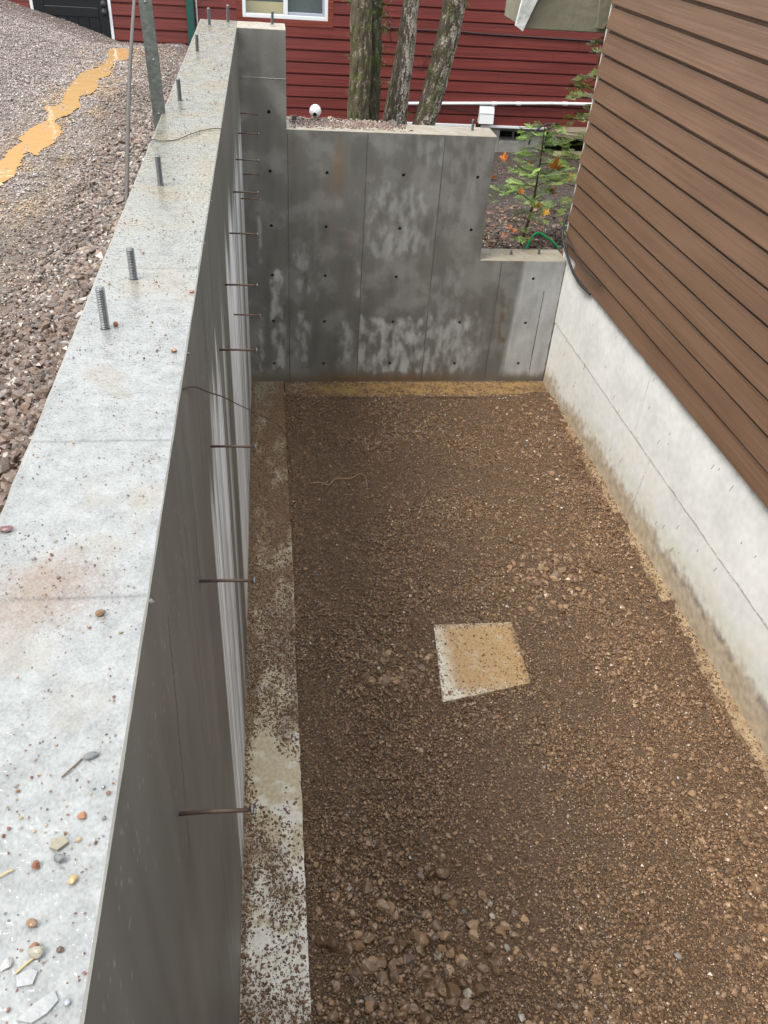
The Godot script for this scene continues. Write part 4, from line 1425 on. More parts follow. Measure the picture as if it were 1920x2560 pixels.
# ---------------------------------------------------------------- red house across the back
func build_red_house() -> void:
	var root := thing("red_house", Vector3(1.0, 0.2, RZ - 2.0), "house with dark red lapped siding across the back of the site", "house")
	var WL := -0.144
	var WR := 0.868
	var WB := 1.488
	var WT := 2.62
	var DL := -2.20
	var DR := -1.405
	var st := tool()
	bx(st, Vector3(-6, 0.1, RZ - 4.0), Vector3(WL + 0.03, 3.3, RZ - 0.004), 0.01)
	bx(st, Vector3(WR - 0.03, 0.56, RZ - 4.0), Vector3(7, 3.3, RZ - 0.004), 0.01)
	bx(st, Vector3(WL + 0.03, 0.1, RZ - 4.0), Vector3(WR - 0.03, WB + 0.03, RZ - 0.006), 0.01)
	bx(st, Vector3(WL + 0.03, WT - 0.03, RZ - 4.0), Vector3(WR - 0.03, 3.3, RZ - 0.006), 0.01)
	build(st, "wall", M.core, root)
	var rf := tool()
	bx(rf, Vector3(-6.5, 3.3, RZ - 4.4), Vector3(7.5, 3.42, RZ + 0.1), 0.01)
	build(rf, "roof", M.dark, root)
	var u := Vector3(1, 0, 0)
	var n := Vector3(0, 0, 1)
	for i in 24:
		var y0 := 0.592 + 0.1146 * i
		var y1 := minf(y0 + 0.1146 + 0.02, 3.3)
		var spans := [[-6.0, 7.0]]
		if y1 > WB and y0 < WT:
			spans = [[-6.0, WL + 0.01], [WR - 0.01, 7.0]]
		if y0 < 3.0:
			var first: Array = spans[0]
			spans[0] = [DR + 0.005, first[1]]
			spans.push_front([-6.0, DL - 0.005])
		# butt joints
		var cut := []
		for s in spans:
			if s[1] - s[0] > 4.0:
				var j: float = lerpf(s[0], s[1], 0.35 + 0.3 * fmod(i * 0.618, 1.0))
				cut.append([s[0], j - 0.001])
				cut.append([j + 0.001, s[1]])
			else:
				cut.append(s)
		if y0 < WB and y1 > WB:
			build(lap_board(u, n, Vector3(WL + 0.011, 0, RZ), WR - WL - 0.022, y0, WB - y0 + 0.002, 0.004, 0.025, 0.020, 2), "siding_board", M.red, root)
		for s in cut:
			var b := lap_board(u, n, Vector3(s[0], 0, RZ), s[1] - s[0], y0, 0.1146, 0.016, 0.025, 0.016, maxi(2, int((s[1] - s[0]) / 0.5)))
			build(b, "siding_board", M.red, root)
	# window
	var z := RZ + 0.026
	var w := tool()
	bx(w, Vector3(WL, WB, z - 0.03), Vector3(WL + 0.062, WT, z), 0.003)
	bx(w, Vector3(WR - 0.056, WB, z - 0.03), Vector3(WR, WT, z), 0.003)
	bx(w, Vector3(WL + 0.062, WB, z - 0.03), Vector3(WR - 0.056, WB + 0.064, z - 0.001), 0.003)
	bx(w, Vector3(WL + 0.062, WT - 0.064, z - 0.03), Vector3(WR - 0.056, WT, z - 0.001), 0.003)
	var win := build(w, "window", M.red_trim, root)
	var fr := tool()
	var fl := WL + 0.063
	var fr_ := WR - 0.057
	var fb := WB + 0.065
	var ft := WT - 0.065
	bx(fr, Vector3(fl, fb, z - 0.06), Vector3(fl + 0.036, ft, z - 0.004), 0.003)
	bx(fr, Vector3(fr_ - 0.036, fb, z - 0.06), Vector3(fr_, ft, z - 0.004), 0.003)
	bx(fr, Vector3(fl + 0.036, fb, z - 0.06), Vector3(fr_ - 0.036, fb + 0.036, z - 0.005), 0.003)
	bx(fr, Vector3(fl + 0.036, ft - 0.036, z - 0.06), Vector3(fr_ - 0.036, ft, z - 0.005), 0.003)
	bx(fr, Vector3(0.345, fb + 0.036, z - 0.055), Vector3(0.390, ft - 0.036, z - 0.007), 0.003)
	build(fr, "window_frame", M.white, win)
	var sa := tool()
	var sx := fr_ - 0.036
	bx(sa, Vector3(0.390, fb + 0.036, z - 0.05), Vector3(sx, fb + 0.062, z - 0.016), 0.003)
	bx(sa, Vector3(sx - 0.022, fb + 0.062, z - 0.05), Vector3(sx, ft - 0.036, z - 0.016), 0.003)
	build(sa, "sash", M.sash_grey, win)
	for g in [[fl + 0.036, 0.345, -0.034], [0.390, sx, -0.042]]:
		var gs := tool()
		quad(gs, Vector3(g[0], fb + 0.03, z + g[2]), Vector3(g[1], fb + 0.03, z + g[2]), Vector3(g[1], ft - 0.03, z + g[2]), Vector3(g[0], ft - 0.03, z + g[2]))
		build(gs, "pane", M.glass, win)
	var ins := tool()
	quad(ins, Vector3(WL, WB, RZ - 1.2), Vector3(WR, WB, RZ - 1.2), Vector3(WR, WT, RZ - 1.2), Vector3(WL, WT, RZ - 1.2))
	build(ins, "dark_interior", M.inside, win)
	var sc := tool()
	bx(sc, Vector3(fl + 0.03, fb - 0.02, RZ - 0.16), Vector3(0.36, fb + 0.13, RZ - 0.13), 0.003)
	build(sc, "inner_sill_board", M.inside_pale, win)
	var cu := tool()
	bx(cu, Vector3(0.395, fb, RZ - 0.10), Vector3(sx, ft, RZ - 0.095), 0.001)
	build(cu, "insect_screen", M.dark, win)
	# door: stiles, rails, sunk boards, white casing, lock and knob
	var d := tool()
	var dz := RZ + 0.012
	bx(d, Vector3(DL + 0.03, 0.86, RZ - 0.03), Vector3(DR - 0.03, 3.0, dz - 0.014), 0.002)
	var door := build(d, "door", M.black, root)
	var dr := tool()
	bx(dr, Vector3(DL + 0.03, 0.86, dz - 0.013), Vector3(DL + 0.13, 3.0, dz), 0.003)
	bx(dr, Vector3(DR - 0.13, 0.86, dz - 0.013), Vector3(DR - 0.03, 3.0, dz), 0.003)
	bx(dr, Vector3(DL + 0.13, 1.475, dz - 0.013), Vector3(DR - 0.13, 1.56, dz - 0.001), 0.003)
	bx(dr, Vector3(DL + 0.13, 0.86, dz - 0.013), Vector3(DR - 0.13, 1.0, dz - 0.001), 0.003)
	bx(dr, Vector3(DL + 0.13, 1.63, dz - 0.013), Vector3(DR - 0.13, 1.64, dz - 0.004), 0.002)
	build(dr, "door_rails", M.black, door)
	for k in 5:
		var pn := tool()
		var pw := (DR - DL - 0.26) / 5.0
		bx(pn, Vector3(DL + 0.132 + pw * k, 1.0, dz - 0.013), Vector3(DL + 0.128 + pw * (k + 1), 1.475, dz - 0.006), 0.003)
		build(pn, "plank", M.black, door)
	for y in [1.600, 1.530]:
		var kn := tool(true)
		lathe(kn, Vector3(-1.478, y, dz), [Vector2(0.031, 0.0), Vector2(0.031, 0.006), Vector2(0.014, 0.010), Vector2(0.014, 0.022), Vector2(0.026, 0.034), Vector2(0.027, 0.046), Vector2(0.018, 0.056), Vector2(0.0001, 0.058)], 16, Basis(Vector3(1, 0, 0), PI / 2))
		build(kn, "knob", M.cable, door)
	for x in [[DL, DL + 0.029], [DR - 0.029, DR]]:
		var c := tool()
		bx(c, Vector3(x[0], 0.86, RZ - 0.02), Vector3(x[1], 3.0, RZ + 0.024), 0.003)
		build(c, "door_casing", M.white, root)
	# downspout with a strap
	var ds := tool()
	bx(ds, Vector3(-0.648, 0.9, RZ + 0.03), Vector3(-0.572, 3.3, RZ + 0.085), 0.008)
	build(ds, "downspout", M.green_metal, root)
	var cd := tool(true)
	tube(cd, [Vector3(-0.545, 1.2, RZ + 0.03), Vector3(-0.548, 1.8, RZ + 0.03), Vector3(-0.56, 3.2, RZ + 0.03)], [0.009, 0.009, 0.009], 8)
	build(cd, "conduit", M.white_old, root)
	# plastic pipe with couplings, running along low on the wall
	var pp := tool(true)
	tube(pp, [Vector3(1.55, 0.792, RZ + 0.045), Vector3(2.6, 0.832, RZ + 0.045), Vector3(3.4, 0.862, RZ + 0.045), Vector3(4.6, 0.885, RZ + 0.045)], [0.0165, 0.0165, 0.0165, 0.0165], 12)
	var pipe := build(pp, "conduit", M.white, root)
	for x in [2.08, 2.72, 3.0, 3.55]:
		var k := tool(true)
		var y := lerpf(0.792, 0.875, (x - 1.55) / 2.3)
		tube(k, [Vector3(x - 0.03, y - 0.001, RZ + 0.045), Vector3(x + 0.03, y + 0.001, RZ + 0.045)], [0.021, 0.021], 12)
		build(k, "coupling", M.white, pipe)
	# dryer vent hood
	var hs := tool()
	var hx := 2.555
	var pr := [Vector3(hx, 0.628, RZ + 0.02), Vector3(hx, 0.628, RZ + 0.10), Vector3(hx, 0.735, RZ + 0.085), Vector3(hx, 0.805, RZ + 0.05), Vector3(hx, 0.805, RZ + 0.02)]
	var W := Vector3(0.168, 0, 0)
	for k in 5:
		var p: Vector3 = pr[k]
		var q: Vector3 = pr[(k + 1) % 5]
		quad(hs, p, q, q + W, p + W)
	for k in [1, 2, 3]:
		tri(hs, pr[0], pr[k + 1], pr[k])
		tri(hs, pr[0] + W, pr[k] + W, pr[k + 1] + W)
	var hood := build(hs, "vent_hood", M.white, root)
	var lip := tool()
	box(lip, Vector3(hx + 0.084, 0.737, RZ + 0.086), Vector3(0.086, 0.003, 0.004), 0.001)
	build(lip, "flap_edge", M.white_old, hood)
	# drip strip and concrete foundation with a crawl space vent
	for s in [[-1.2, 2.535], [2.60, 3.415]]:
		var dp := tool()
		bx(dp, Vector3(s[0], 0.575, RZ + 0.0), Vector3(s[1], 0.602, RZ + 0.034), 0.003)
		build(dp, "drip_strip", M.white, root)
	var vx0 := 2.845
	var vx1 := 3.165
	var vy0 := 0.442
	var vy1 := 0.552
	var f := tool()
	var fz := RZ - 0.01
	bx(f, Vector3(-6, 0.0, RZ - 0.2), Vector3(vx0, 0.572, fz), 0.004)
	bx(f, Vector3(vx1, 0.0, RZ - 0.2), Vector3(3.40, 0.572, fz), 0.004)
	bx(f, Vector3(vx0, 0.0, RZ - 0.2), Vector3(vx1, vy0, fz - 0.001), 0.004)
	bx(f, Vector3(vx0, vy1, RZ - 0.2), Vector3(vx1, 0.572, fz - 0.001), 0.004)
	var fo := build(f, "foundation", M.concrete, root)
	var vb := tool()
	quad(vb, Vector3(vx0, vy0, RZ - 0.19), Vector3(vx1, vy0, RZ - 0.19), Vector3(vx1, vy1, RZ - 0.19), Vector3(vx0, vy1, RZ - 0.19))
	build(vb, "vent_opening", M.dark, fo)
	var vf := tool()
	bx(vf, Vector3(vx0 + 0.001, vy0 + 0.001, fz - 0.03), Vector3(vx1 - 0.001, vy0 + 0.012, fz + 0.004), 0.001)
	bx(vf, Vector3(vx0 + 0.001, vy1 - 0.012, fz - 0.03), Vector3(vx1 - 0.001, vy1 - 0.001, fz + 0.004), 0.001)
	bx(vf, Vector3(3.0, vy0 + 0.012, fz - 0.03), Vector3(3.02, vy1 - 0.012, fz + 0.0), 0.001)
	build(vf, "vent_frame", M.steel, fo)
	var ob := tool()
	bx(ob, Vector3(3.401, 0.0, RZ - 0.4), Vector3(6.8, 0.56, RZ - 0.3), 0.004)
	build(ob, "crawl_space", M.dark, root)
	# wires clipped to the siding
	rope("cable", [Vector3(1.2, 1.535, RZ + 0.03), Vector3(1.76, 1.522, RZ + 0.03), Vector3(2.25, 1.526, RZ + 0.03), Vector3(2.62, 1.515, RZ + 0.03), Vector3(4.5, 1.50, RZ + 0.03)], 0.006, M.cable, root)
	rope("cable", [Vector3(1.486, 1.625, RZ + 0.025), Vector3(1.462, 1.58, RZ + 0.032), Vector3(1.471, 1.50, RZ + 0.03), Vector3(1.50, 1.40, RZ + 0.03)], 0.004, M.cable, root)
	rope("cable", [Vector3(1.91, 1.29, RZ + 0.025), Vector3(1.872, 1.204, RZ + 0.032), Vector3(1.83, 1.136, RZ + 0.025)], 0.004, M.cable, root)
	rope("cable", [Vector3(2.1, 0.78, RZ + 0.03), Vector3(2.4, 0.735, RZ + 0.03), Vector3(2.75, 0.745, RZ + 0.05), Vector3(2.95, 0.72, RZ + 0.03)], 0.003, M.cable, root)

# ---------------------------------------------------------------- the maples between the wall and the red house
func trunk_mesh(p0: Vector3, p1: Vector3, r0: float, r1: float, sd: int) -> SurfaceTool:
	var st := tool(true)
	var n := noise(sd, 1.0, 4)
	var sides := 30
	var rings := 90
	for i in rings + 1:
		var t := float(i) / rings
		var c := p0.lerp(p1, t) + Vector3(0.025 * n.get_noise_2d(t * 4.0, 3.0), 0, 0.025 * n.get_noise_2d(t * 4.0, 33.0))
		var r := lerpf(r0, r1, t) * (1.0 + 0.35 * exp(-t * 14.0))
		for k in sides + 1:
			var a := TAU * (k % sides) / sides
			var d := 1.0 + 0.06 * n.get_noise_3d(cos(a) * 2.0, sin(a) * 2.0, t * 9.0) + 0.05 * n.get_noise_3d(cos(a) * 9.0, sin(a) * 9.0, t * 14.0)
			st.set_uv(Vector2(float(k) / sides, t * (p1 - p0).length() / 1.3))
			st.add_vertex(c + Vector3(cos(a), 0, sin(a)) * r * d)
	for i in rings:
		for k in sides:
			var a := i * (sides + 1) + k
			var b := a + sides + 1
			for q in [a, b, b + 1, a, b + 1, a + 1]:
				st.add_index(q)
	return st

func moss_tuft(parent: Node, at: Vector3, size: float, n: int, tone: Color) -> void:
	var st := tool()
	for i in n:
		var d := Vector3(rng.randfn(), rng.randfn() * 0.8, rng.randfn()).normalized()
		var p := at + Vector3(rng.randfn(), rng.randfn() * 0.7, rng.randfn()) * size * 0.45
		var s := Vector3(rng.randfn(), rng.randfn(), rng.randfn()).normalized() * size * 0.07
		var c := tone * rng.randf_range(0.5, 1.5)
		st.set_color(c)
		tri(st, p - s, p + s, p + d * size * rng.randf_range(0.2, 0.45))
	kind(build(st, "moss", M.leafy, parent), "stuff")

func build_trees() -> void:
	var dull := bark_material(151, Vector3(0.085, 0.066, 0.042), Vector3(0.30, 0.27, 0.20), 0.75, 0.25)
	var green := bark_material(161, Vector3(0.060, 0.056, 0.033), Vector3(0.24, 0.23, 0.17), 1.0, 0.2)
	var pale := bark_material(171, Vector3(0.095, 0.075, 0.058), Vector3(0.46, 0.42, 0.37), 0.25, 0.85)
	var mixed := bark_material(181, Vector3(0.080, 0.062, 0.042), Vector3(0.40, 0.36, 0.31), 0.6, 0.6)
	# x, z, radius at the foot, foot height, x and z at 2.1 m, radius there, bark, label
	var T5 := [
		[0.860, -1.80, 0.082, 0.5, 0.835, -1.80, 0.080, dull, "thick brown mossy trunk, leftmost of the trees before the red house"],
		[0.962, -1.93, 0.062, 0.5, 0.952, -1.93, 0.060, green, "dark green mossy trunk close behind the leftmost thick trunk"],
		[1.205, -2.0, 0.062, 0.5, 1.235, -2.0, 0.066, pale, "pale grey fissured trunk, middle one of the tree clump"],
		[1.118, -2.12, 0.040, 0.5, 1.235, -2.16, 0.036, mixed, "thin dark trunk half hidden behind the pale middle trunk"],
		[1.395, -1.95, 0.088, 0.5, 1.555, -1.95, 0.082, mixed, "grey trunk leaning to the right, rightmost of the trees"],
	]
	for k in T5.size():
		var t: Array = T5[k]
		var slope := Vector3((t[4] - t[0]) / 0.87, 1.0, (t[5] - t[1]) / 0.87)
		var foot := Vector3(t[0], 1.23, t[1])
		var p0 := foot - slope * (1.23 - 0.75)
		var p1 := foot + slope * 3.2
		var root := thing("maple_tree", p0, t[8], "tree", "maple trunks behind the end wall")
		build(trunk_mesh(p0, p1, t[2] * 1.03, lerpf(t[2], t[6], 0.5) * 0.86, 500 + k), "trunk", t[7], root)
		# a few bare limbs above the picture
		for q in 4:
			var b := p0.lerp(p1, 0.72 + 0.08 * q)
			var a := rng.randf() * TAU
			var d := Vector3(cos(a) * 0.6, 0.8, sin(a) * 0.6) * rng.randf_range(0.5, 1.0)
			var ls := tool(true)
			tube(ls, smooth_path([b, b + d * 0.5 + Vector3(0, 0.05, 0), b + d * 1.0 + Vector3(0, 0.2, 0)], 4), [0.026, 0.024, 0.022, 0.020, 0.017, 0.014, 0.011, 0.008, 0.004], 7)
			build(ls, "limb", t[7], root)
		var spots: Array = [
			[[0.95, -1.0, 0.05], [0.55, -1.0, 0.03], [0.78, 0.5, 0.045], [0.72, -0.9, 0.03], [0.30, -0.9, 0.04]],
			[[0.92, 0.6, 0.07], [0.75, 0.9, 0.06], [0.60, 1.0, 0.05], [0.50, 0.8, 0.05], [0.35, 0.9, 0.05], [0.85, 0.8, 0.06]],
			[[0.98, 0.1, 0.05], [0.60, 0.3, 0.03], [0.70, -1.0, 0.03], [0.12, -0.8, 0.04], [0.10, 0.7, 0.035]],
			[[0.7, -0.9, 0.025], [0.55, -0.8, 0.025], [0.3, -0.9, 0.03]],
			[[0.93, -0.4, 0.05], [0.6, -0.9, 0.04], [0.35, 0.2, 0.04], [0.45, -0.7, 0.05], [0.95, 0.9, 0.035]],
		][k]
		for s in spots:
			var c: Vector3 = foot + slope * (0.9 * s[0])
			var rr: float = lerpf(t[2], t[6], s[0])
			moss_tuft(root, c + Vector3(rr * s[1], 0, rr * sqrt(maxf(0.0, 1.0 - s[1] * s[1]))), s[2], 110, Color(0.085, 0.115, 0.022))

# ---------------------------------------------------------------- cedar saplings
func spray(st: SurfaceTool, p: Vector3, d: Vector3, up: Vector3, length: float, tone: Color) -> void:
	var side := d.cross(up).normalized()
	var n := int(length / 0.011) + 2
	for i in n:
		var t := float(i) / n
		var c := p + d * length * t + Vector3(0, -0.25 * length * t * t, 0)
		var ln := (0.030 * sin(PI * clampf(t * 0.9 + 0.08, 0, 1)) + 0.008) * rng.randf_range(0.7, 1.2)
		for s in [-1.0, 1.0]:
			var e = (side * s + d * 0.9 + up * rng.randf_range(-0.12, 0.12)).normalized()
			# a leaflet of scale leaves, forked once
			for k in 3:
				var b = c + e * ln * k / 3.0
				var q = (e + side * s * rng.randf_range(-0.7, 0.7) + d * rng.randf_range(-0.2, 0.5)).normalized()
				var w := (up.cross(q)).normalized() * 0.0023
				st.set_color(tone * rng.randf_range(0.65, 1.4))
				quad(st, b - w, b + w, b + w * 0.5 + q * ln * 0.55, b - w * 0.5 + q * ln * 0.55)

func cedar(at: Vector3, top: Vector3, bend: Vector3, reach: float, n: int, label: String, tone: Color, sd: int, low: float) -> Node3D:
	rng.seed = sd
	var root := thing("cedar_sapling", at, label, "sapling")
	var path := smooth_path([at, at.lerp(top, 0.33) + bend, at.lerp(top, 0.66) + bend * 0.8, top], 8)
	var rr := []
	for i in path.size():
		rr.append(lerpf(0.013, 0.0025, float(i) / path.size()))
	var st := tool(true)
	tube(st, path, rr, 8, 0.08)
	build(st, "trunk", M.cedar_bark, root)
	for k in n:
		var t := lerpf(low, 0.97, (k + rng.randf()) / n)
		var p: Vector3 = path[int(t * (path.size() - 1))]
		var a := k * 2.4 + rng.randf_range(-0.4, 0.4)
		var ln := reach * (1.12 - t) * rng.randf_range(0.55, 1.25) + 0.06
		var d := Vector3(cos(a), rng.randf_range(0.15, 0.95), sin(a)).normalized()
		var pts := []
		var br := []
		for i in 7:
			var f := i / 6.0
			pts.append(p + d * ln * f + Vector3(0, -0.55 * ln * f * f, 0))
			br.append(lerpf(0.0032, 0.0009, f))
		var bs := tool(true)
		tube(bs, pts, br, 5)
		var branch := build(bs, "branch", M.cedar_bark, root)
		var fs := tool()
		for i in range(1, 7):
			for s in [-1.0, 1.0]:
				if rng.randf() < 0.33:
					continue
				var f := i / 6.0
				var side = d.cross(Vector3.UP).normalized() * s
				var dd = (d * 0.8 + side * 0.75 + Vector3(0, rng.randf_range(-0.25, 0.1), 0)).normalized()
				spray(fs, pts[i], dd, (Vector3.UP + Vector3(rng.randfn(0, 0.45), 0, rng.randfn(0, 0.45))).normalized(), ln * 0.36 * (1.1 - 0.5 * f) + 0.02, tone * (rng.randf_range(0.25, 0.8) if rng.randf() < 0.5 else rng.randf_range(0.9, 1.9)))
		spray(fs, pts[6], (d + Vector3(0, -0.3, 0)).normalized(), Vector3.UP, 0.05, tone * 1.3)
		kind(build(fs, "foliage", M.leafy, branch), "stuff")
	return root

func build_saplings() -> void:
	cedar(Vector3(1.875, 0.74, -0.47), Vector3(1.935, 1.60, -0.52), Vector3(0.035, 0, -0.01), 0.42, 26, "young green cedar with a dark stem behind the lowest step of the end wall", Color(0.19, 0.29, 0.075), 21, 0.34)
	cedar(Vector3(2.44, 0.62, -1.05), Vector3(2.40, 2.15, -1.0), Vector3(0.02, 0, 0), 0.36, 34, "taller feathery cedar half hidden behind the brown house corner", Color(0.24, 0.30, 0.05), 22, 0.25)
	rng.seed = 99

# ---------------------------------------------------------------- small things
func leaf_mesh(sd: int) -> ArrayMesh:
	var r := RandomNumberGenerator.new()
	r.seed = sd
	# five pointed lobes
	var pts := []
	var tips := [[-2.35, 0.62], [-1.15, 0.92], [0.0, 1.0], [1.15, 0.92], [2.35, 0.62]]
	for i in 5:
		var a: float = tips[i][0]
		var l: float = tips[i][1] * r.randf_range(0.65, 1.15)
		pts.append_array([[a - 0.36, l * 0.62], [a - 0.20, l * 0.70], [a, l], [a + 0.20, l * 0.70], [a + 0.36, l * 0.62]])
		if i < 4:
			pts.append([(a + tips[i + 1][0]) / 2, 0.36])
	pts.append([PI, 0.12])
	var st := tool()
	var pos := func(q: Array) -> Vector3:
		var x: float = sin(q[0]) * q[1]
		var z: float = -cos(q[0]) * q[1]
		return Vector3(x * (1.0 - 0.15 * absf(z)), 0.55 * (x * x + z * z * 0.6) * (0.3 + 0.7 * sin(q[0] * 1.5 + sd)) + 0.08 * sin(q[0] * 7.0 + sd), z)
	for i in pts.size():
		tri(st, Vector3.ZERO, pos.call(pts[i]), pos.call(pts[(i + 1) % pts.size()]))
	# stalk
	var s := Vector3(0.012, 0, 0)
	quad(st, -s, s, s + Vector3(0.06, 0.05, 0.75), -s + Vector3(0.06, 0.05, 0.75))
	st.generate_normals()
	return st.commit()

func leaf(at: Vector3, size: float, c: Color, label: String, tilt: float, sd: int) -> void:
	var m := mat(lin(c.r, c.g, c.b), 0.4, {"backlight_enabled": true, "backlight": Color(0.5, 0.3, 0.1), "cull_mode": BaseMaterial3D.CULL_DISABLED})
	var b := Basis(Vector3.UP, sd * 1.7) * Basis(Vector3.RIGHT, tilt) * Basis.from_scale(Vector3.ONE * size)
	tag(put("maple_leaf", leaf_mesh(sd), m, self, at, b), label, "leaf", "fallen maple leaves")

func on_land(x: float, z: float, up := 0.012) -> Vector3:
	return Vector3(x, land(x, z) + up, z)

func build_small_things() -> void:
	# galvanised upright bolted to the outside of the wall, and the rod beside it
	var ps := tool()
	var pb := Basis(Vector3(0, 0, 1), 0.03) * Basis(Vector3(1, 0, 0), -0.03)
	box(ps, Vector3(-0.226, 2.62, 1.985), Vector3(0.021, 0.585, 0.0035), 0.001, pb)
	var post := thing("steel_upright", Vector3(-0.226, 2.04, 2.0), "flat galvanized steel bar standing against the outside of the left wall", "steel bar")
	build(ps, "bar", M.steel, post)
	var fs := tool()
	box(fs, Vector3(-0.218, 2.045, 1.995), Vector3(0.018, 0.004, 0.02), 0.001, Basis(Vector3(0, 0, 1), 0.7))
	build(fs, "foot", M.steel, post)
	for k in 6:
		var r := tool(true)
		var c := Vector3(-0.226, 2.62, 1.985) + pb * Vector3(0.004 * (k % 2), -0.5 + 0.16 * k, 0.0035)
		lathe(r, c, [Vector2(0.0045, 0), Vector2(0.003, 0.002), Vector2(0.0001, 0.0025)], 8, pb * Basis(Vector3(1, 0, 0), PI / 2))
		build(r, "rivet", M.zinc, post)
	tag(rope("thin_rod", [Vector3(-0.218, 2.02, 2.905), Vector3(-0.27, 2.30, 2.1), Vector3(-0.34, 2.75, 0.6)], 0.0058, M.thread, self, 4), "thin brown rod leaning from the left wall's outer edge beside the steel bar", "rod")
	# blue-grey capped stub by the red house
	var cap := thing("pipe_stub", Vector3(-0.78, 1.17, -4.72), "pale blue capped pipe stub standing in gravel at the red house", "pipe")
	var cs := tool(true)
	lathe(cs, Vector3(-0.78, 1.10, -4.72), [Vector2(0.045, 0.0), Vector2(0.045, 0.14), Vector2(0.0505, 0.142), Vector2(0.0505, 0.185), Vector2(0.044, 0.20), Vector2(0.0001, 0.202)], 18)
	build(cs, "stub", M.pipe_blue, cap)
	# egg shaped white vessel with a dark mouth
	var eg := thing("white_vessel", Vector3(0.43, 1.60, -0.34), "white egg-shaped vessel with a dark round mouth lying on the end wall", "vessel")
	var face := Basis(Vector3(0, 1, 0), -0.12) * Basis(Vector3(1, 0, 0), PI / 2 + 0.30)
	var es := tool(true)
	var prof := [Vector2(0.0001, -0.043)]
	for k in range(1, 13):
		var a := -PI / 2 + k * (PI / 2 + 1.05) / 12.0
		prof.append(Vector2(cos(a) * 0.0355, sin(a) * 0.043))
	prof.append(Vector2(0.0125, 0.0405))
	lathe(es, Vector3(0.437, 1.656, -0.335), prof, 24, face)
	build(es, "shell", M.white, eg)
	var em := tool(true)
	lathe(em, Vector3(0.437, 1.656, -0.335), [Vector2(0.0125, 0.0405), Vector2(0.011, 0.039), Vector2(0.0105, 0.015), Vector2(0.0001, 0.015)], 20, face)
	build(em, "mouth", M.dark, eg)
	# bent galvanised clip on the middle step
	var cl := thing("metal_clip", Vector3(0.30, H1, -0.17), "small bent galvanized metal clip at the left end of the middle step", "clip")
	var k1 := tool()
	box(k1, Vector3(0.300, H1 + 0.006, -0.165), Vector3(0.022, 0.002, 0.014), 0.001, Basis(Vector3(0, 1, 0), 0.4))
	box(k1, Vector3(0.306, H1 + 0.021, -0.172), Vector3(0.015, 0.015, 0.002), 0.001, Basis(Vector3(0, 1, 0), 0.4) * Basis(Vector3(1, 0, 0), 0.35))
	build(k1, "plate", M.zinc, cl)
	# lumber and a cable under the corner of the red house
	var L := [[4.05, 0.595, -4.86, 0.65, 0.030, 0.11, 0.02, "pale weathered board on top of the lumber by the red foundation"], [4.08, 0.525, -4.80, 0.62, 0.022, 0.10, -0.10, "brown board slanting under the topmost weathered board"], [4.1, 0.40, -4.66, 0.66, 0.02, 0.09, 0.03, "grey board lying third in the lumber beside the red house"], [4.1, 0.33, -4.55, 0.66, 0.018, 0.09, 0.02, "lowest grey board of the lumber near the tall cedar"]]
	for b in L:
		var s := tool()
		box(s, Vector3(b[0], b[1], b[2]), Vector3(b[3], b[4], b[5]), 0.004, Basis(Vector3(0, 0, 1), b[6]))
		tag(build(s, "board", M.lumber, self), b[7], "board", "boards stacked by the red house")
	tag(rope("black_hose", [Vector3(3.19, 0.42, -4.93), Vector3(3.205, 0.50, -4.92), Vector3(3.25, 0.575, -4.92), Vector3(3.34, 0.635, -4.93), Vector3(3.47, 0.65, -4.95), Vector3(3.62, 0.62, -5.1)], 0.011, M.cable), "black cable curving over the red house foundation beside the vent", "cable")
	# garden hose
	tag(rope("garden_hose", [Vector3(1.89, 0.70, -0.40), Vector3(1.908, 0.80, -0.4), Vector3(1.937, 0.895, -0.4), Vector3(1.975, 0.928, -0.4), Vector3(2.034, 0.905, -0.4), Vector3(2.099, 0.862, -0.4), Vector3(2.146, 0.812, -0.4), Vector3(2.20, 0.72, -0.40)], 0.0085, M.hose), "bright green garden hose arching behind the lowest step", "hose")
	# cables at the corner of the brown house
	tag(rope("black_cable", [Vector3(2.055, 1.15, -0.12), Vector3(2.030, 1.05, -0.075), Vector3(2.032, 0.985, 0.00), Vector3(2.036, 0.945, 0.09), Vector3(2.040, 0.912, 0.17), Vector3(2.042, 0.889, 0.26), Vector3(2.046, 0.880, 0.40), Vector3(2.06, 0.880, 0.52)], 0.0085, M.cable), "thick black cable sagging round the bottom corner of the brown siding", "cable")
	tag(rope("black_cable", [Vector3(2.022, 1.12, -0.075), Vector3(2.018, 1.075, 0.03), Vector3(2.020, 1.047, 0.165), Vector3(2.022, 1.022, 0.285), Vector3(2.026, 1.003, 0.43), Vector3(2.034, 1.0, 0.56), Vector3(2.046, 1.0, 0.68)], 0.0045, M.cable), "thin black cable tucked along the lowest lap of the brown siding", "cable")
	# wires and roots
	tag(rope("tie_wire", [Vector3(-0.232, H - 0.03, 2.42), Vector3(-0.206, H + 0.006, 2.40), Vector3(-0.19, H + 0.004, 2.355), Vector3(-0.174, H + 0.004, 2.368), Vector3(-0.128, H + 0.003, 2.346), Vector3(-0.085, H + 0.005, 2.273), Vector3(-0.03, H + 0.004, 2.20), Vector3(0.004, H + 0.003, 2.19)], 0.0014, M.thread), "thin dark wire lying across the top of the left wall", "wire")
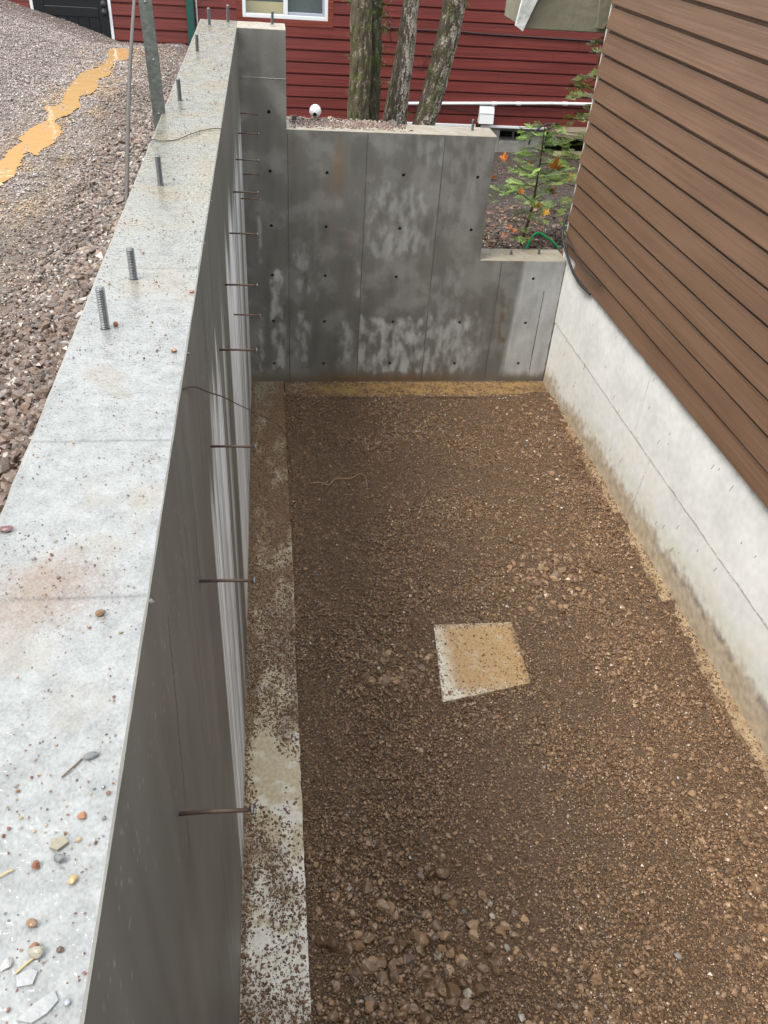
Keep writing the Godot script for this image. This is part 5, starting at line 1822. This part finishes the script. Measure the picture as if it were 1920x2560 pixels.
	tag(rope("tie_wire", [Vector3(0.001, 2.110, 3.846), Vector3(0.009, 2.060, 3.750), Vector3(0.021, 1.955, 3.586), Vector3(0.036, 1.836, 3.398), Vector3(0.052, 1.681, 3.164), Vector3(0.078, 1.454, 2.819), Vector3(0.150, 0.813, 1.851), Vector3(0.192, 0.394, 1.233), Vector3(0.222, 0.001, 0.668), Vector3(0.224, 0.008, 0.72), Vector3(0.238, 0.006, 0.97), Vector3(0.248, 0.004, 1.15)], 0.0015, M.thread), "long bent wire hanging from the left wall's edge to the soil", "wire")
	tag(rope("pale_root", [Vector3(0.345, soil(0.345, 1.18) + 0.008, 1.18), Vector3(0.413, soil(0.413, 1.17) + 0.008, 1.176), Vector3(0.455, soil(0.455, 1.2) + 0.01, 1.20), Vector3(0.499, soil(0.5, 1.14) + 0.01, 1.139), Vector3(0.584, soil(0.584, 1.13) + 0.012, 1.129), Vector3(0.642, soil(0.642, 1.09) + 0.014, 1.09), Vector3(0.674, soil(0.674, 1.12) + 0.012, 1.118), Vector3(0.676, soil(0.676, 1.2) + 0.008, 1.215)], 0.0024, M.root_m), "pale curved root lying on the soil near the left footing", "root")
	# leaves
	var O := Color(0.46, 0.135, 0.018)
	var Y := Color(0.48, 0.26, 0.04)
	var B := Color(0.24, 0.10, 0.03)
	leaf(on_land(1.95, -0.90, 0.02), 0.075, O, "bright orange leaf on the ground left of the cedar stem", 0.35, 1)
	leaf(on_land(1.74, -1.02), 0.035, Y, "small yellow leaf on the ground beside the middle step's end", 0.4, 2)
	leaf(on_land(1.83, -0.72), 0.050, Color(0.34, 0.15, 0.10), "dull pink leaf on the ground below the bright orange leaf", 0.2, 3)
	leaf(on_land(2.0, -0.60), 0.065, Color(0.30, 0.13, 0.025), "brownish orange leaf on the ground at the foot of the cedar stem", 0.3, 4)
	leaf(on_land(1.66, -0.42), 0.045, B, "brown leaf behind the left end of the lowest step", 0.5, 5)
	leaf(on_land(2.29, -3.09), 0.09, O, "far orange leaf on the ground seen past the end of the middle step", 0.5, 6)
	leaf(Vector3(1.690, 1.375, -0.52), 0.046, O, "orange leaf caught high on the left branches of the cedar", 0.9, 7)
	leaf(Vector3(1.845, 1.375, -0.42), 0.030, Color(0.46, 0.10, 0.025), "tiny red orange leaf caught near the cedar's upper stem", 1.0, 8)
	leaf(Vector3(2.000, 1.370, -0.36), 0.085, Color(0.38, 0.13, 0.02), "largest orange leaf caught on the cedar, upper right", 0.8, 9)
	leaf(Vector3(2.130, 1.290, -0.40), 0.055, Y, "yellow orange leaf on the cedar tips next to the brown siding", 0.8, 10)
	leaf(Vector3(1.795, 1.215, -0.34), 0.046, Color(0.46, 0.17, 0.04), "orange leaf caught midway on the cedar, left of the stem", 0.9, 11)
	leaf(Vector3(2.000, 1.235, -0.30), 0.072, O, "orange leaf hanging upright on the cedar, right of the stem", 1.2, 12)
	leaf(Vector3(1.910, 1.130, -0.32), 0.060, Y, "yellow orange leaf against the cedar stem, upper of two", 0.7, 13)
	leaf(Vector3(1.965, 1.095, -0.30), 0.058, Y, "yellow orange leaf against the cedar stem, lower of two", 0.6, 14)
	leaf(Vector3(0.212, 0.012, 2.40), 0.030, Color(0.14, 0.075, 0.035), "curled brown leaf on the right edge of the left footing", 0.3, 15)
	# litter behind the lowest step
	var buf := PackedFloat32Array()
	for i in 900:
		var x := rng.randf_range(1.5, 2.5)
		var z := -0.21 - 1.6 * pow(rng.randf(), 1.6)
		var s := rng.randf_range(0.012, 0.035)
		var c: Color = [Color(0.20, 0.09, 0.05), Color(0.12, 0.07, 0.045), Color(0.28, 0.15, 0.10), Color(0.34, 0.22, 0.15)][rng.randi() % 4]
		push(buf, Basis(Vector3.UP, rng.randf() * TAU) * Basis(Vector3.RIGHT, rng.randfn(0, 0.5)) * Basis.from_scale(Vector3(s, s * 0.5, s)), on_land(x, z, 0.006), c * rng.randf_range(0.6, 1.3))
	scatter("leaf_litter", leaf_mesh(40), M.leafy, self, buf)

# ---------------------------------------------------------------- bits lying on the wall tops
func pebble(at: Vector3, size: Vector3, c: Color, label: String, sd: int, turn := 0.0) -> void:
	tag(put("pebble", stone_mesh(sd, true, 0.2, 0.9), stone_tint(c), self, at + Vector3(0, size.y * 0.32, 0), Basis(Vector3.UP, turn) * Basis.from_scale(size)), label, "pebble", "pebbles on the left wall's top")

func chip(at: Vector3, pts: Array, thick: float, m: Material, called: String, label: String, category: String, group := "") -> void:
	var st := tool()
	var pp := PackedVector2Array()
	for p in pts:
		pp.append(Vector2(at.x + p[0], at.z + p[1]))
	slab(st, pp, at.y + thick, thick, Rect2(at.x, at.z, 0.1, 0.1))
	tag(build(st, called, m, self), label, category, group)

func build_debris() -> void:
	var y := H + 0.0005
	pebble(Vector3(-0.039, y, 4.669), Vector3(0.0135, 0.010, 0.011), Color(0.13, 0.135, 0.135), "dark grey pebble beside two pale chips near the camera", 401)
	pebble(Vector3(-0.058, y, 4.673), Vector3(0.009, 0.008, 0.009), Color(0.19, 0.075, 0.04), "rusty red pebble left of the dark grey pebble on the wall", 402)
	pebble(Vector3(-0.026, y, 4.688), Vector3(0.007, 0.006, 0.011), Color(0.33, 0.22, 0.09), "golden brown oblong pebble below the dark grey pebble", 403, -0.6)
	pebble(Vector3(-0.042, y, 4.745), Vector3(0.013, 0.010, 0.012), Color(0.26, 0.24, 0.19), "two-toned olive pebble with a straw beside it", 404)
	pebble(Vector3(-0.045, y, 4.741), Vector3(0.008, 0.010, 0.008), Color(0.23, 0.11, 0.06), "small brown pebble touching the two-toned olive pebble", 405)
	pebble(Vector3(-0.0255, y, 4.744), Vector3(0.006, 0.005, 0.006), Color(0.09, 0.06, 0.05), "small dark pebble alone right of the two-toned pebble", 406)
	pebble(Vector3(-0.063, y, 4.752), Vector3(0.008, 0.006, 0.015), Color(0.34, 0.33, 0.32), "pale grey oval pebble at the left border of the photo", 407, -0.5)
	pebble(Vector3(-0.0135, y, 4.783), Vector3(0.006, 0.005, 0.006), Color(0.26, 0.27, 0.30), "round bluish grey pebble near the wall's inner edge", 408)
	pebble(Vector3(-0.030, y, 4.566), Vector3(0.017, 0.007, 0.010), Color(0.14, 0.145, 0.15), "flat slate grey pebble, long and thin, midway on the wall", 409, 0.5)
	pebble(Vector3(-0.049, y, 4.378), Vector3(0.013, 0.011, 0.011), Color(0.16, 0.095, 0.05), "chunky brown stone just in front of the rust stained joint", 410)
	pebble(Vector3(-0.028, y, 4.629), Vector3(0.009, 0.005, 0.009), Color(0.27, 0.12, 0.06), "reddish seed-like pebble with a pale middle near the inner edge", 411)
	pebble(Vector3(-0.051, y, 4.722), Vector3(0.011, 0.008, 0.009), Color(0.22, 0.13, 0.06), "brown pebble with a dark end above the two-toned pebble", 412)
	pebble(Vector3(-0.185, y, 4.222), Vector3(0.022, 0.008, 0.014), Color(0.12, 0.055, 0.055), "purple brown flake at the outer edge of the wall", 413)
	pebble(Vector3(-0.021, y, 3.738), Vector3(0.012, 0.008, 0.010), Color(0.20, 0.085, 0.04), "rust brown lump by the inner edge behind the nearest bolt", 414)
	pebble(Vector3(-0.008, y, 3.484), Vector3(0.011, 0.007, 0.010), Color(0.23, 0.075, 0.045), "reddish lump on the inner edge level with the two nearest bolts", 415)
	pebble(Vector3(-0.132, y, 3.640), Vector3(0.010, 0.014, 0.008), Color(0.20, 0.09, 0.04), "brown shred leaning against the foot of the nearest bolt", 416)
	pebble(Vector3(0.985, H1 + 0.001, -0.05), Vector3(0.030, 0.008, 0.014), Color(0.09, 0.06, 0.045), "dark bark flake lying near the middle of the stepped wall's top", 417, 0.2)
	chip(Vector3(-0.047, y, 4.763), [[-0.007, -0.002], [0.002, -0.007], [0.008, -0.004], [0.006, 0.005], [-0.005, 0.006]], 0.0022, M.chip, "paint_chip", "small white five-sided chip below the straw on the wall", "chip", "pale chips on the wall top")
	chip(Vector3(-0.032, y, 4.785), [[-0.015, 0.007], [-0.005, -0.003], [0.008, -0.011], [0.012, -0.004], [0.006, 0.004], [-0.004, 0.010]], 0.0025, M.chip, "paint_chip", "large white shard, nearest of the chips on the wall", "chip", "pale chips on the wall top")
	chip(Vector3(-0.043, y, 4.654), [[-0.006, -0.004], [0.004, -0.005], [0.008, 0.0], [0.0, 0.007], [-0.007, 0.004]], 0.003, M.chip_tan, "paint_chip", "tan chip touching the dark grey pebble", "chip", "pale chips on the wall top")
	for s in [[-0.081, 4.678, 0.013, 0.5, "short yellow straw at the left of the rusty pebble"], [-0.049, 4.753, 0.017, 0.75, "straw lying between the olive pebble and the small white chip"]]:
		var d = Vector3(cos(s[3]), 0, -sin(s[3])) * s[2] * 0.5
		tag(rope("straw", [Vector3(s[0], y + 0.001, s[1]) - d, Vector3(s[0], y + 0.002, s[1]), Vector3(s[0], y + 0.001, s[1]) + d], 0.0009, M.straw, self, 3, 5), s[4], "straw")
	tag(rope("twig", [Vector3(-0.053, y + 0.001, 4.588), Vector3(-0.046, y + 0.0015, 4.580), Vector3(-0.038, y + 0.001, 4.569)], 0.0008, M.twig, self, 3, 5), "thin brown twig beside the slate grey pebble", "twig")
	# grit washed over the tops
	var buf := PackedFloat32Array()
	var nn := noise(421, 3.0, 4)
	for i in 5200:
		var z := -0.15 + 5.1 * pow(rng.randf(), 0.55)
		var x := rng.randf_range(-0.198, -0.003)
		var d: float = 0.25 + 0.9 * nn.get_noise_2d(x * 4.0, z * 2.0) + 0.35 * ss(4.3, 4.8, z) + 0.5 * ss(0.12, 0.0, absf(z - 4.335)) * ss(-0.03, -0.09, x)
		if rng.randf() > d:
			continue
		var s := rng.randf_range(0.0012, 0.0030) * (1.0 + 1.2 * pow(rng.randf(), 8.0)) * lerpf(1.5, 1.0, ss(2.0, 4.2, z))
		var c: Color = [Color(0.17, 0.075, 0.05), Color(0.12, 0.065, 0.05), Color(0.22, 0.12, 0.075), Color(0.12, 0.115, 0.13), Color(0.30, 0.22, 0.13)][rng.randi() % 5]
		push(buf, tumble(s, 0.4), Vector3(x, y + s * 0.2, z), c * rng.randf_range(0.7, 1.3))
	# gravel spilled over the middle step
	for i in 2600:
		var x := AX + 0.02 + (0.95 - AX) * pow(rng.randf(), 0.9)
		var z := -T + 0.19 * rng.randf()
		var d: float = ss(0.0, 0.8, (-z / T) + 0.5 * nn.get_noise_2d(x * 3.0, z * 8.0)) * ss(1.02, 0.85, x) + 0.04
		if rng.randf() > d:
			continue
		var s := rng.randf_range(0.005, 0.013)
		var c: Color = [Color(0.24, 0.15, 0.13), Color(0.17, 0.09, 0.07), Color(0.30, 0.23, 0.21), Color(0.12, 0.07, 0.05)][rng.randi() % 4]
		push(buf, tumble(s, 0.5), Vector3(x, H1 + s * 0.2, z), c * rng.randf_range(0.7, 1.3))
	for i in 500:
		var x := rng.randf_range(-0.19, 0.24)
		var z := rng.randf_range(-0.19, 0.35)
		if (x > -0.005 and z > -0.01) or nn.get_noise_2d(x * 6.0, z * 6.0) < 0.05:
			continue
		var s := rng.randf_range(0.002, 0.006)
		push(buf, tumble(s, 0.5), Vector3(x, H + s * 0.2, z), Color(0.15, 0.09, 0.06) * rng.randf_range(0.6, 1.4))
	scatter("wall_grit", stone_mesh(430, false, 0.3, 0.7), M.stone, self, buf)
